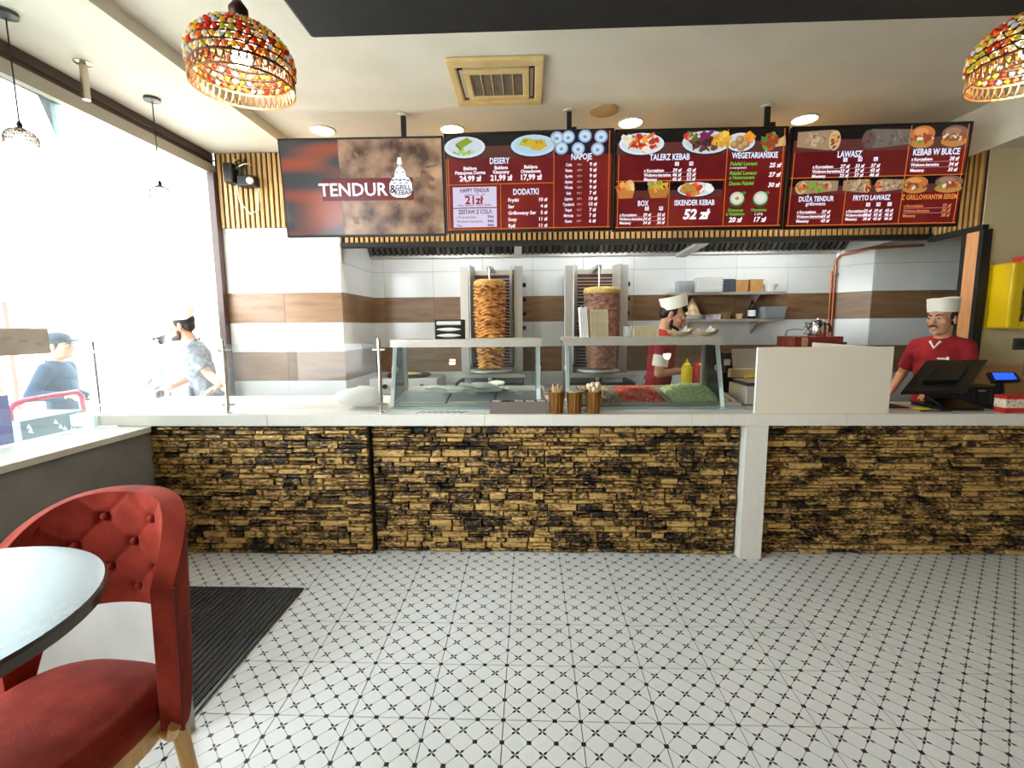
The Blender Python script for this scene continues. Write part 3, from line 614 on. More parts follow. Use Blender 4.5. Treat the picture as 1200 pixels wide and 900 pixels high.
# ------------------------------------------------------------------ pendant lamps
BRONZE = M('dark_bronze', (58, 36, 28), .4, .7)
def bead_mat(i, c):
    k = 'glass_bead_%d' % i
    m = bpy.data.materials.new(k); m.use_nodes = True; n = m.node_tree.nodes; L = m.node_tree.links; p = n['Principled BSDF']
    p.inputs['Base Color'].default_value = lin(c); p.inputs['Roughness'].default_value = .12
    tl = n.new('ShaderNodeBsdfTranslucent'); tl.inputs[0].default_value = lin(c); mx = n.new('ShaderNodeMixShader'); mx.inputs[0].default_value = .65
    L.new(p.outputs[0], mx.inputs[1]); L.new(tl.outputs[0], mx.inputs[2]); L.new(mx.outputs[0], n['Material Output'].inputs[0]); return m
BEADM = [bead_mat(i, c) for i, c in enumerate(((206, 66, 26), (226, 190, 60), (190, 190, 70), (236, 226, 200), (214, 134, 50), (206, 212, 226), (226, 206, 150), (196, 120, 80)))]
beads = []
for m in BEADM:
    me = B().ball((0, 0, 0), .0105, nu=8, nv=6).mesh('bead', None, 60); me.materials.append(m); beads.append(me)
def prof_pt(prof, a):
    ls = [math.dist(prof[i], prof[i+1]) for i in range(len(prof)-1)]; d = a*sum(ls)
    for i, l in enumerate(ls):
        if d <= l: return tuple(prof[i][q]+(prof[i+1][q]-prof[i][q])*d/l for q in (0, 1))
        d -= l
    return prof[-1]
def pendant(x, y, zr, ztop, R, label, parts=True, power=14, seed=1, cat='pendant lamp'):
    """zr: height of the lower rim"""
    k = R/.18; r = random.Random(seed)
    t = thing('beaded_pendant_lamp', label, cat, (x, y, zr), 0, 'beaded pendant lamps')
    prof = [(.178, .055), (.183, .085), (.178, .12), (.160, .155), (.130, .185), (.095, .205), (.06, .218)]
    prof = [(a*k, b*k) for a, b in prof]; P = lambda rr, z, a: Vector((x+rr*math.cos(a), y+rr*math.sin(a), zr+z))
    sh = B(); n = 30
    rows_ = 8 if parts else 5; rr = []
    for j in range(rows_+1):
        q = prof_pt(prof, j/rows_); rr.append(q); sh.tube([P(q[0], q[1], 2*PI*i/n) for i in range(n)], .0034*k, 5, True)
    for j in range(rows_):
        for i in range(n):
            for d in (-.5, .5): a, b = rr[j], rr[j+1]; o = (j % 2)*.5; sh.tube([P(a[0], a[1], 2*PI*(i+o)/n), P(b[0], b[1], 2*PI*(i+o+d)/n)], .0030*k, 4)
    shade = sh.build('shade_wirework', BRONZE, t)
    bd = B()
    bd.lathe([(.176*k, .0), (.178*k, .0), (.178*k, .006*k), (.176*k, .006*k), (.176*k, 0)], (x, y, zr+.048*k), 40)
    m = 46
    for i in range(m):
        a0 = 2*PI*i/m
        bd.tube([P(.178*k, .05*k, a0), P(.18*k, .026*k, a0+.02), P(.182*k, .004*k, a0+PI/m), P(.18*k, .026*k, a0+2*PI/m-.02), P(.178*k, .05*k, a0+2*PI/m)], .003*k, 4)
    bd.lathe([(.181*k, 0), (.184*k, 0), (.184*k, .007*k), (.181*k, .007*k), (.181*k, 0)], (x, y, zr), 40)
    bd.build('filigree_rim', M('gilt_filigree', (150, 104, 62), .35, .7), t)
    if parts:
        for j in range(rows_):
            q = prof_pt(prof, (j+.5)/rows_); cnt = max(8, int(2*PI*q[0]/(.0262*k)))
            for i in range(cnt): inst(r.choice(beads), 'bead', t, P(q[0], q[1], 2*PI*(i+.5*(j % 2))/cnt)-Vector((x, y, zr)), None, (k, k, k))
    B().lathe([(.064*k, .214*k), (.06*k, .226*k), (.035*k, .236*k), (.026*k, .25*k), (.034*k, .268*k), (.034*k, .283*k), (.022*k, .30*k), (.01, .315*k), (0, .316*k)], (x, y, zr), 20).build('neck_cap', BRONZE, t, smooth=40)
    B().cyl((x, y, zr+.31*k), (x, y, ztop-.02), .004, n=6).build('cord', BLACK, t); B().lathe([(.055, 0), (.055, -.02), (.02, -.028), (0, -.03)], (x, y, ztop), 20).build('ceiling_rose', STEEL_D if not parts else BRONZE, t, smooth=40)
    B().ball((x, y, zr+.11*k), .036*k, nu=14, nv=10).build('bulb', M('lit_bulb', (255, 240, 210), .4, emit=(255, 236, 200), es=60), t, smooth=60)
    l = bpy.data.lights.new('pendant_light', 'POINT'); l.energy = power*2.2; l.color = (1, .84, .62); l.shadow_soft_size = .045*k
    o = bpy.data.objects.new(lamp_name('pendant_light', (x, y, zr+.11*k)), l); COL.objects.link(o); o.parent = t; o.location = (0, 0, .11*k)
pendant(-.985, 1.72, 2.515, ZC, .162, 'beaded glass pendant lamp with orange beads, beside the black bulkhead edge', seed=4)
pendant(1.715, 1.80, 2.515, 2.9, .162, 'beaded glass pendant lamp with yellow and blue beads under the bulkhead', seed=9)
for px, py, lx, ly, lb in ((178, 115, 190, 228, 'small beaded pendant lamp hanging in the window by the slatted column'), (6, 14, 22, 165, 'small beaded pendant lamp hanging over the window ledge')):
    p = at(px, py, Z=ZL); q = at(lx, ly, Y=p.y); pendant(p.x, p.y, q.z-.03, ZL, .075, lb, False, 3)

# ------------------------------------------------------------------ kitchen niche
HX0, HX1 = XCOL+.01, 3.62
t = thing('extractor_hood', 'steel extractor hood with slanted baffle filters under the slat fascia', 'extractor hood', ((HX0+HX1)/2, YB-.2, 2.5))
B().box(HX0, HX1, YB-.05, YB-.011, 2.505, 2.55).build('rear_gutter', STEEL, t); B().box(HX0, HX1, YF+.085, YF+.105, 2.50, 2.97).build('front_skirt', STEEL, t)
B().box(HX1-.01, HX1+.01, YF+.1, YB-.02, 2.50, 2.97).build('end_panel', STEEL, t)
fa, fb = Vector((0, YB-.06, 2.54)), Vector((0, 5.22, 2.93)); nfil = 12; fw = (HX1-HX0-.02)/nfil
FILT = M('greasy_filter_steel', (120, 118, 112), .4, .8, c2=(70, 68, 66), scale=2.5, rand=.25)
for i in range(nfil):
    x0 = HX0+.01+i*fw
    fr = B().prism([fa+Vector((x0+.004, 0, 0)), fa+Vector((x0+fw-.004, 0, 0)), fb+Vector((x0+fw-.004, 0, 0)), fb+Vector((x0+.004, 0, 0))], (0, .015, .018)).build('filter', M('filter_dark', (30, 30, 30), .7), t)
    for j in range(7):
        xx = x0+.03+j*(fw-.06)/6; B().bar(fa+Vector((xx, -.012, -.008)), fb+Vector((xx, -.012, -.008)), .034, .012, (0, -.6, -.7)).build('baffle', FILT, fr)
d0, d1 = at(797, 300, Y=5.35), at(825, 284, Y=5.0); B().bar(d0, d1, .12, .03).build('grease_chute', STEEL, t)
d0 = at(607, 290, Y=5.3); B().box(d0.x-.04, d0.x+.04, 5.28, 5.32, 2.47, 2.72).build('lamp_bracket', STEEL, t)
for i in range(3):
    x = -.9+1.75*i; lt = thing('hood_lamp', 'white tube lamp inside the extractor hood', 'hood lamp', (x, 5.02, 2.80), 0, 'tube lamps in the hood')
    B().cyl((x-.45, 5.02, 2.80), (x+.45, 5.02, 2.80), .016, n=10).build('tube', M('lit_tube', (240, 250, 255), .4, emit=(235, 246, 255), es=8), lt); B().box(x-.5, x+.5, 4.99, 5.05, 2.82, 2.85).build('fitting', STEEL, lt)
    l = bpy.data.lights.new('hood_light', 'AREA'); l.shape = 'RECTANGLE'; l.size = .9; l.size_y = .04; l.energy = 7; l.color = (.93, .98, 1)
    o = bpy.data.objects.new('hood_light', l); COL.objects.link(o); o.parent = lt; o.location = (0, .0, -.03); o.rotation_euler = (.35, 0, 0)
# copper pipes
t = thing('copper_pipe', 'copper gas pipe up the tiled corner and along the ceiling edge', 'pipe', (3.58, YB-.05, 0)); COP = M('copper', (196, 120, 84), .35, .7)
B().tube([(3.54, YB-.045, .9), (3.54, YB-.045, 2.42), (3.58, YB-.06, 2.47), (3.72, 5.45, 2.5), (4.25, 5.40, 2.52)], .014, 8).build('pipe_run', COP, t, smooth=50); B().tube([(3.51, YB-.035, .9), (3.51, YB-.035, 2.3)], .009, 8).build('thin_pipe', COP, t, smooth=50)
for z in (2.25, 1.5): B().box(3.515, 3.565, YB-.07, YB-.01, z, z+.02).build('clip', STEEL, t)
# back work table
t = thing('back_table', 'long steel work table against the tiled back wall', 'table', (0.6, 5.35, 0))
B().box(-1.87, 3.3, 4.98, YB-.012, .93, .98).build('top', STEEL, t)
B().box(-1.85, 3.25, 5.05, 5.7, .25, .28).build('lower_shelf', STEEL, t)
for x in (-1.8, 0, 1.6, 3.2):
    for y in (5.03, 5.7): B().box(x-.02, x+.02, y-.02, y+.02, .1, .93).build('leg', STEEL, t)

HEAT = M('burner_mesh', (58, 52, 48), .6, .5, c2=(110, 60, 44), scale=3)
def kebab_grill(x, z0, z1, lab, tilt):
    t = thing('kebab_grill', lab, 'kebab grill', (x, 5.45, .98), 0, 'vertical kebab grills'); hw = .345
    B().box(x-.33, x+.33, 5.52, 5.70, z0, z1-.02).build('burner_housing', STEEL, t, bevel=.004)
    for i in range(4):
        zz = z0+.14+i*(z1-z0-.2)/4; bp = B().box(x-.24, x+.24, 5.505, 5.522, zz, zz+(z1-z0-.2)/4-.02).build('burner', HEAT, t)
        for j in range(6): B().box(x-.24, x+.24, 5.497, 5.506, zz+.018+j*.036, zz+.026+j*.036).build('burner_bar', STEEL, bp)
    for sx in (-1, 1):
        B().bar((x+sx*.30, 5.50, (z0+z1)/2+.06), (x+sx*.345, 5.36, (z0+z1)/2+.06), z1-z0-.12, .008, (1, 0, 0)).build('side_wing', STEEL, t)
        B().box(x+sx*.345-.09*(sx > 0), x+sx*.345+.09*(sx < 0), 5.345, 5.36, z0+.06, z1).build('wing_flange', STEEL, t)
        B().bar((x+sx*.2, 5.50, (z0+z1)/2+.10), (x+sx*(.215+.02*tilt), 5.30, (z0+z1)/2+.10), z1-z0-.18, .006, (1, 0, 0)).build('inner_shield', STEEL, t)
    B().box(x-.03, x+.03, 5.15, 5.52, z1-.055, z1-.02).build('top_arm', STEEL, t); B().cyl((x, 5.15, 1.14), (x, 5.15, z1-.03), .011, n=10).build('spit', CHROME, t, smooth=40)
    for i in range(5):
        kz = z1-.2-i*.16; B().cyl((x+.345, 5.45, kz), (x+.385, 5.45, kz), .024, n=12).build('knob', BLACK, t, smooth=40)
    B().box(x-.36, x+.36, 4.94, 5.55, 1.0, 1.03).box(x-.36, x+.36, 4.94, 4.955, 1.03, 1.10).box(x-.36, x-.345, 4.94, 5.55, 1.03, 1.1).box(x+.345, x+.36, 4.94, 5.55, 1.03, 1.1).build('drip_tray', STEEL_D, t)
    B().cyl((x, 5.15, 1.03), (x, 5.15, 1.2), .045, .04, n=16).build('spit_socket', CHROME, t, smooth=40)
    B().cyl((x, 5.15, 1.205), (x, 5.15, 1.222), .23, n=30).build('carving_plate', STEEL, t, smooth=40)
    B().box(x-.37, x+.37, 4.97, 5.0, 1.15, 1.19).build('front_rail', STEEL, t)
    for sx in (-1, 1): B().box(x+sx*.33-.02, x+sx*.33+.02, 5.0, 5.4, .982, 1.0).build('foot', BLACK, t)
    return t
GX1, GX2 = -.42, .745
kebab_grill(GX1, 1.08, 2.35, 'steel kebab grill holding the golden chicken spit', 1); kebab_grill(GX2, 1.08, 2.35, 'steel kebab grill holding the brown minced meat spit', 2)
def meat(x, r0, z0, z1, lab, mat, seed, lump, topmat=None, topr=None):
    r = random.Random(seed); n, m = 72, 90; t = thing('kebab_spit', lab, 'kebab meat', (x, 5.15, z0))
    ph = [(r.uniform(0, 6.28), r.randint(3, 9), r.uniform(8, 26), r.uniform(.4, 1)) for _ in range(9)]
    def fn(u, v):
        a = 2*PI*u; z = z0+(z1-z0)*v
        rr = r0*(.80+.24*min(1, v*1.6)-.03*max(0, v-.75)*4)
        lay = abs(((v*26+.35*math.sin(3*a+seed)+.3*math.sin(5*a)) % 1)-.5)*2
        rr += lump*(lay-.5)+lump*.45*sum(q[3]*math.sin(q[1]*a+q[2]*v*6+q[0]) for q in ph)/3
        if v > .985: rr *= .93
        return Vector((x+rr*math.cos(a), 5.15+rr*math.sin(a), z))
    b = B().grid(fn, n, m, True); k = len(b.v); b.f.append(tuple(range(n))[::-1]); b.f.append(tuple(range(k-n, k)))
    b.build('meat', mat, t, smooth=70)
    if topmat: B().lathe([(r0*1.03, -.045), (r0*1.07, -.02), (r0*1.03, .008), (r0*.8, .022), (0.012, .022)], (x, 5.15, z1), 36).build('fat_cap', topmat, t, smooth=60)
CHK = M('roast_chicken', (120, 58, 20), .5, c2=(228, 164, 84), scale=16, stretch=(1, 1, 1.8), detail=6, contrast=(.36, .6), bump=.5, bscale=60)
MINCE = M('minced_meat', (92, 58, 44), .6, c2=(158, 112, 90), scale=26, detail=7, bump=.6, bscale=90)
meat(GX1, .163, 1.24, 2.16, 'golden roast chicken kebab on a vertical spit', CHK, 3, .030, M('roast_top', (196, 140, 60), .6, c2=(226, 180, 96), scale=30, bump=.5))
meat(.775, .185, 1.24, 2.07, 'brown minced meat kebab with a yellow fat top', MINCE, 8, .006, M('fat_yellow', (186, 148, 70), .6, c2=(214, 184, 106), scale=40, bump=.5))
# griddle and trays left on the back table
t = thing('flatbread_griddle', 'round dark griddle with a steel body near the tiled corner', 'griddle', (-1.35, 5.25, .98))
B().box(-1.72, -.98, 5.0, 5.5, .982, 1.14).build('body', STEEL, t, bevel=.006); B().cyl((-1.35, 5.25, 1.14), (-1.35, 5.25, 1.17), .24, n=32).build('hot_plate', M('cast_iron', (44, 36, 32), .5, .4), t, smooth=40)
for i in range(3): B().cyl((-1.55+.2*i, 5.0, 1.06), (-1.55+.2*i, 4.97, 1.06), .025, n=12).build('knob', BLACK, t, smooth=40)
tag(B().lathe([(0, 0), (.15, 0), (.155, .008), (.1, .015), (0, .016)], (-1.36, 5.22, 1.171), 24, 1, .8).build('flatbread', M('flatbread', (206, 164, 92), .8, c2=(226, 196, 130), scale=16), smooth=60), 'round flatbread on the griddle', 'bread')
p = at(492, 441, Y=4.95); tag(B().box(-.97, -.80, 5.02, 5.5, .982, 1.02).build('baking_tray', STEEL, bevel=.01), 'narrow steel tray beside the griddle', 'tray')
tag(B().tube([(-1.62, 5.42, 1.15), (-1.6, 5.42, 1.24), (-1.5, 5.42, 1.3), (-1.42, 5.42, 1.3)], .012, 8).build('red_hose', M('red_rubber', (190, 40, 30), .5), smooth=60), 'short red hose behind the griddle', 'hose')

# wall shelves and what stands on them
SY = 5.53
def shelf(z, lab):
    t = thing('wall_shelf', lab, 'shelf', (2.24, 5.64, z-.03))
    B().box(1.60, 2.89, SY, YB-.012, z-.018, z).build('board', STEEL, t, bevel=.003); B().box(1.60, 2.89, SY-.004, SY, z-.03, z).build('front_lip', STEEL, t)
    for x in (1.82, 2.62): B().prism([(x-.008, YB-.012, z-.02), (x-.008, YB-.012, z-.17), (x-.008, SY+.03, z-.02)], (.016, 0, 0)).build('bracket', STEEL, t)
Z1, Z2 = 2.055, 1.752
shelf(Z1, 'upper steel wall shelf with paper boxes'); shelf(Z2, 'lower steel wall shelf with plates and a dark bottle')
CLEAR = glass('clear_plastic', (240, 243, 243), .3, (240, 243, 245), .1); KRAFT = M('kraft_card', (176, 128, 72), .75, c2=(190, 142, 86), scale=12)
def sx(px): return at(px, 335, Y=5.62).x
def pot(lab, name, cat, px0, px1, z, h, mat, taper=.9, n=4, y=5.62, grp=None, lid=None):
    a, b = sx(px0), sx(px1); r = (b-a)/2; k = r*1.414 if n == 4 else r
    t = thing(name, lab, cat, ((a+b)/2, y, z), PI/4 if n == 4 else 0, grp)
    B().lathe([(0, 0), (k*taper, 0), (k, h), (k*.95, h), (k*taper*.93, .006), (0, .006)], n=n if n > 4 else 4).build('body', mat, t, local=True, smooth=40 if n > 4 else None)
    if lid: B().lathe([(0, h+.012), (k*1.04, h+.01), (k*1.04, h-.004), (k*.98, h-.004), (0, h)], n=n).build('lid', lid, t, local=True)
    return t
pot('clear plastic tub at the end of the upper shelf', 'plastic_tub', 'tub', 793, 809, Z1, .13, CLEAR)
for j in range(5): pot('white foam lunch box in the stack on the upper shelf', 'foam_box', 'box', 812, 842, Z1+j*.033, .03, M('white_foam', (238, 238, 234), .6), .92, grp='stacked foam boxes on the upper shelf')
pot('dark grey square box between the foam boxes and kraft boxes', 'grey_box', 'box', 842, 858, Z1, .145, M('slate_card', (66, 74, 82), .6), .96)
pot('kraft card box next to the dark grey box', 'kraft_box', 'box', 859, 874, Z1, .135, KRAFT, .9); pot('kraft card box next to the white bowl', 'kraft_box', 'box', 876, 891, Z1, .14, KRAFT, .92)
pot('white flared bowl at the end of the upper shelf', 'bowl', 'bowl', 893, 911, Z1, .085, WHITE_P, .5, 20)
for j in range(3): pot('white plate in the short stack on the lower shelf', 'plate', 'plate', 799, 826, Z2+j*.017, .016, WHITE_P, .8, 22, grp='plates on the lower shelf')
t = thing('paper_cone', 'brown and white paper cone standing on the plates', 'paper cone', (sx(812), 5.62, Z2+.05)); B().lathe([(.095, 0), (.07, .06), (.006, .19), (0, .19)], (sx(812), 5.62, Z2+.052), 12).build('cone', M('printed_kraft', (226, 200, 160), .8, c2=(176, 132, 84), scale=14), t)
pot('flat purple and white carton on the lower shelf', 'carton', 'carton', 826, 843, Z2, .055, M('purple_card', (118, 60, 96), .6, c2=(230, 224, 226), scale=5), .97)
pot('small woven basket on the lower shelf', 'basket', 'basket', 844, 858, Z2, .075, M('wicker', (156, 112, 70), .8, c2=(120, 82, 48), scale=60), .8, 16); pot('tiny tan paper cup on the lower shelf', 'paper_cup', 'cup', 864, 872, Z2, .06, M('tan_cup', (206, 170, 120), .7), .8, 16)
bx = sx(882.5); t = thing('sauce_bottle', 'dark sauce bottle with a white label on the lower shelf', 'bottle', (bx, 5.62, Z2))
B().lathe([(0, 0), (.038, 0), (.04, .01), (.04, .12), (.03, .15), (.016, .175), (.015, .215), (0, .215)], (bx, 5.62, Z2), 18).build('body', M('dark_glass', (22, 20, 30), .15), t, smooth=40); B().lathe([(.0412, .03), (.0412, .1)], (bx, 5.62, Z2), 18).build('paper_label', WHITE_P, t, smooth=40); B().lathe([(0, .24), (.017, .24), (.017, .21)], (bx, 5.62, Z2), 14).build('cap', M('red_cap', (160, 30, 28), .5), t, smooth=40)
pot('wide clear tub of cutlery at the end of the lower shelf', 'plastic_tub', 'tub', 892, 917, Z2, .125, CLEAR, .88, lid=CLEAR); 
tub = B()
for i in range(26):
    a, b = R_.uniform(-.07, .07), R_.uniform(-.07, .07); tub.box(sx(904)+a-.008, sx(904)+a+.008, 5.62+b-.03, 5.62+b+.03, Z2+.01, Z2+R_.uniform(.04, .085))
o = tag(tub.build('sachets', M('mixed_sachets', (70, 74, 84), .5, c2=(190, 190, 190), scale=30)), 'grey sachets inside the clear tub on the lower shelf', 'sachets', kind='stuff')

# tea stand at the right of the back table
t = thing('tea_stand', 'dark red patterned stand holding the tea kettle', 'stand', (3.02, 5.05, .98)); a, b = at(922, 400, Y=5.05).x, at(977, 400, Y=5.05).x
zt_ = at(950, 394, Y=5.05).z
B().box(a, b, 4.9, 5.25, .982, zt_).build('body', M('red_mosaic', (70, 20, 18), .35, c2=(150, 60, 46), scale=60, detail=2), t, bevel=.004); B().box(b, b+.07, 4.95, 5.25, .982, zt_-.06).build('side_box', M('red_mosaic2', (60, 20, 18), .4, c2=(110, 50, 40), scale=50), t)
B().box(a-.05, a, 4.9, 5.2, .982, zt_-.11).build('wood_side', KRAFT, t); x = (a*.85+b*.15); B().box(x, x+.05, 4.885, 4.9, zt_-.1, zt_-.01).build('paper_tag', M('tag_tan', (176, 140, 100), .8), t)
kx = at(960, 385, Y=5.05).x; t = thing('tea_kettle', 'shiny steel kettle with black handle on the red stand', 'kettle', (kx, 5.08, zt_))
B().lathe([(0, 0), (.08, 0), (.085, .01), (.078, .12), (.07, .145), (0, .15)], (kx, 5.08, zt_), 24).build('body', CHROME, t, smooth=40); B().lathe([(.07, .148), (.05, .165), (.012, .17), (.012, .185), (0, .188)], (kx, 5.08, zt_), 20).build('lid', CHROME, t, smooth=40)
B().tube([(kx-.07, 5.08, zt_+.06), (kx-.11, 5.08, zt_+.1), (kx-.125, 5.08, zt_+.15)], [.016, .012, .008], 8).build('spout', CHROME, t, smooth=60); B().tube([(kx+.075, 5.08, zt_+.12), (kx+.115, 5.08, zt_+.125), (kx+.13, 5.08, zt_+.09), (kx+.13, 5.08, zt_+.04)], .011, 8).build('handle', BLACK, t, smooth=60)
wx = at(932, 385, Y=5.05).x; tag(B().tube([(wx-.12, 5.0, zt_), (wx-.11, 5.0, zt_+.06), (wx-.05, 5.0, zt_+.075), (wx+.05, 5.0, zt_+.07), (wx+.1, 5.0, zt_+.14), (wx+.13, 5.0, zt_+.1), (wx+.06, 5.0, zt_+.03), (wx+.2, 5.0, zt_+.015)], .006, 6).build('wire_rack', STEEL_D, smooth=60), 'bent wire rack beside the steel kettle', 'rack')

# ------------------------------------------------------------------ serving counter equipment
SNZ = glass('sneeze_glass', (240, 245, 244), .02, (235, 242, 244)); ACR = M('acrylic_white', (214, 224, 222), .3)
def guard(px0, px1, lab, zt):
    a, b = at(px0, 402, Y=3.74).x, at(px1, 402, Y=3.74).x
    t = thing('sneeze_guard', lab, 'food guard', ((a+b)/2, 3.8, ZT))
    B().box(a, b, 3.72, 4.06, zt-.022, zt).box(a, b, 3.72, 3.734, zt-.062, zt-.022).box(a, b, 4.046, 4.06, zt-.062, zt-.022).build('shelf', STEEL, t)
    B().prism([(a+.02, 3.745, zt-.062), (b-.02, 3.745, zt-.062), (b-.02, 3.60, ZT+.006), (a+.02, 3.60, ZT+.006)], (0, .006, .003)).build('glass_pane', SNZ, t)
    for x in (a+.03, b-.03):
        B().bar((x, 3.755, zt-.06), (x, 3.605, ZT+.006), .03, .012, (0, 1, .3)).build('front_support', ACR, t); B().box(x-.018, x+.018, 4.02, 4.05, ZT, zt-.06).build('rear_post', STEEL, t)
        B().prism([(x-.002, 3.745, zt-.07), (x-.002, 4.03, zt-.07), (x-.002, 4.03, ZT+.03), (x-.002, 3.61, ZT+.03)], (.004, 0, 0)).build('side_glass', SNZ, t)
        B().cyl((x-.02, 3.72, 1.36), (x+.02, 3.72, 1.36), .02, n=12).build('clamp_knob', ACR, t, smooth=40)
    return a, b
ga = guard(458, 635, 'glass food guard with the black napkin box on its steel shelf', 1.592); gb_ = guard(660, 846, 'glass food guard with paper stacks and cartons on its steel shelf', 1.598)
# cold wells: steel rim with pans, rising towards the cook
PALE = M('pale_blue_steel', (196, 214, 216), .25, .5); WY0, WY1 = 3.66, 4.16
def tl(b):
    for v in b.v: v.z += max(0, v.y-WY0)*.14
    return b
def well(a, b, lab):
    t = thing('cold_well', lab, 'cold display', ((a+b)/2, 3.85, ZT)); B().box(a, b, 3.46, WY0-.03, ZT, ZT+.008).build('front_ledge', PALE, t, bevel=.003)
    B().box(a, b, WY0-.03, WY0, ZT, ZT+.022).build('front_rim', STEEL, t, bevel=.003); tl(B().box(a, b, WY1, WY1+.03, ZT-.07, ZT+.022)).build('rear_rim', STEEL, t)
    for x in (a, b-.025): tl(B().box(x, x+.025, WY0, WY1, ZT, ZT+.022)).build('side_rim', STEEL, t)
    tl(B().box(a+.025, b-.025, WY0, WY1, ZT, ZT+.004)).build('well_floor', STEEL_D, t); return t
well(-1.07, .13, 'steel cold well with flat lids under the food guard'); well(.36, 1.62, 'steel cold well of salad pans under the food guard')
def pan(x0, x1, lab, name='food_pan', lid=False):
    y0, y1 = WY0+.006, WY1-.006
    t = thing(name, lab, 'food pan', ((x0+x1)/2, (y0+y1)/2, ZT+.0045)); b = B(); e = .012; z0, z1 = ZT+.006, ZT+.03
    b.box(x0, x1, y0, y0+e, z0, z1).box(x0, x1, y1-e, y1, z0, z1).box(x0, x0+e, y0+e, y1-e, z0, z1).box(x1-e, x1, y0+e, y1-e, z0, z1); tl(b).build('rim', STEEL, t, bevel=.003); tl(B().box(x0+e, x1-e, y0+e, y1-e, z0, z0+.004)).build('base', STEEL, t)
    if lid: tl(B().box(x0+.005, x1-.005, y0+.005, y1-.005, z1, z1+.006)).build('lid', M('brushed_lid', (206, 212, 212), .3, .5), t); tl(B().box((x0+x1)/2-.03, (x0+x1)/2+.03, y0+.2, y0+.22, z1+.006, z1+.02)).build('lid_handle', STEEL, t)
for i, (x0, x1) in enumerate(((-1.04, -.66), (-.65, -.28), (-.27, .10))): pan(x0, x1, ['covered steel pan at the chrome tube end of the cold well', 'covered steel pan below the white wrapping paper', 'covered steel pan behind the grey cutlery box'][i], lid=True)
pan(.39, .70, 'steel pan of onion and chickpeas'); pan(.71, 1.09, 'steel pan of chopped tomato'); pan(1.10, 1.59, 'steel pan heaped with shredded green cabbage')
def shreds(name, lab, cat, x0, x1, cols, n, hump, sz, seed, y0=WY0+.03, y1=WY1-.03):
    r = random.Random(seed); t = thing(name, lab, cat, ((x0+x1)/2, (y0+y1)/2, ZT+.05), kind='stuff'); bs = [B() for _ in cols]
    hz = lambda u, v: hump*max(0, 1-((u-.5)*2)**2)*max(0, 1-((v-.5)*2)**2)**.6
    for i in range(n):
        u, v = r.random(), r.random(); x, y = x0+(x1-x0)*u, y0+(y1-y0)*v
        m = Matrix.Translation((x, y, ZT+.02+hz(u, v)*r.uniform(.8, 1))) @ Euler((r.uniform(0, 3), r.uniform(-.6, .6), r.uniform(0, 3))).to_matrix().to_4x4()
        bs[i % len(cols)].box(-sz[0]*r.uniform(.5, 1), sz[0]*r.uniform(.5, 1), -sz[1], sz[1], -sz[2], sz[2], m)
    for b, c in zip(bs, cols): o = tl(b).build('pieces', M('%s_%d_%d_%d' % (name, *c), c, .45), t); o['kind'] = 'stuff'
    mb = B().grid(lambda u, v: Vector((x0+(x1-x0)*u, y0+(y1-y0)*v, ZT+.014+.95*hz(u, v))), 16, 12); tl(mb).build('heap', M(name+'_heap', cols[0], .6), t, smooth=60)['kind'] = 'stuff'
shreds('chopped_tomato', 'chopped red tomato heaped in a steel pan', 'tomato', .74, 1.06, [(222, 70, 50), (236, 100, 74), (240, 140, 116)], 420, .035, (.014, .009, .006), 1)
shreds('shredded_cabbage', 'pale green shredded cabbage heaped high in a steel pan', 'cabbage', 1.13, 1.56, [(214, 230, 176), (232, 243, 204), (192, 220, 146)], 1000, .07, (.026, .003, .002), 2)
shreds('chickpea_salad', 'chickpeas and white onion in a steel pan', 'salad', .42, .67, [(206, 160, 100), (240, 238, 230), (186, 136, 84)], 300, .03, (.009, .008, .007), 3)
def bottle(px, lab, c, hgt):
    p = at(px, 440, Y=4.245); p.z = ZT; p.y = 4.242; t = thing('squeeze_bottle', lab, 'sauce bottle', p, 0, 'squeeze bottles'); m = M('sauce_%d' % c[1], c, .3)
    B().lathe([(0, 0), (.044, 0), (.049, .01), (.049, hgt*.74), (.044, hgt*.8), (.033, hgt*.84), (0, hgt*.84)], p, 20).build('body', m, t, smooth=40); B().lathe([(.036, hgt*.82), (.033, hgt*.88), (.013, hgt*.93), (.006, hgt*1.03), (0, hgt*1.03)], p, 16).build('nozzle', m, t, smooth=40)
bottle(804.5, 'yellow squeeze bottle of mustard behind the cabbage', (244, 212, 16), .315); bottle(817.5, 'red squeeze bottle of ketchup behind the cabbage', (204, 34, 28), .315)

# guard glass along the window side of the worktop
t = thing('counter_glass_screen', 'low glass screen on three chrome tubes along the window end of the worktop', 'glass screen', (-2.2, 3.4, ZT))
for x in (-1.085, -2.235, -3.22):
    B().cyl((x, 3.39, ZT), (x, 3.39, 1.60), .0135, n=14).build('tube', CHROME, t, smooth=40); B().cyl((x, 3.39, 1.6), (x, 3.39, 1.615), .016, .006, n=14).build('tube_cap', CHROME, t, smooth=40); B().lathe([(.026, 0), (.026, .006), (.015, .012)], (x, 3.39, ZT), 16).build('tube_foot', CHROME, t, smooth=40)
    for z in (1.13, 1.53):
        B().box(x-.045, x+.045, 3.38, 3.41, z-.008, z+.008).build('clamp', CHROME, t, bevel=.003)
for a, b in ((-3.2, -2.255), (-2.215, -1.11)): B().box(a, b, 3.395, 3.403, 1.10, 1.575).build('pane', glass('screen_glass', (250, 252, 252), .10, (240, 245, 250)), t)  # whitish haze in these panes imitates the flare across the glass

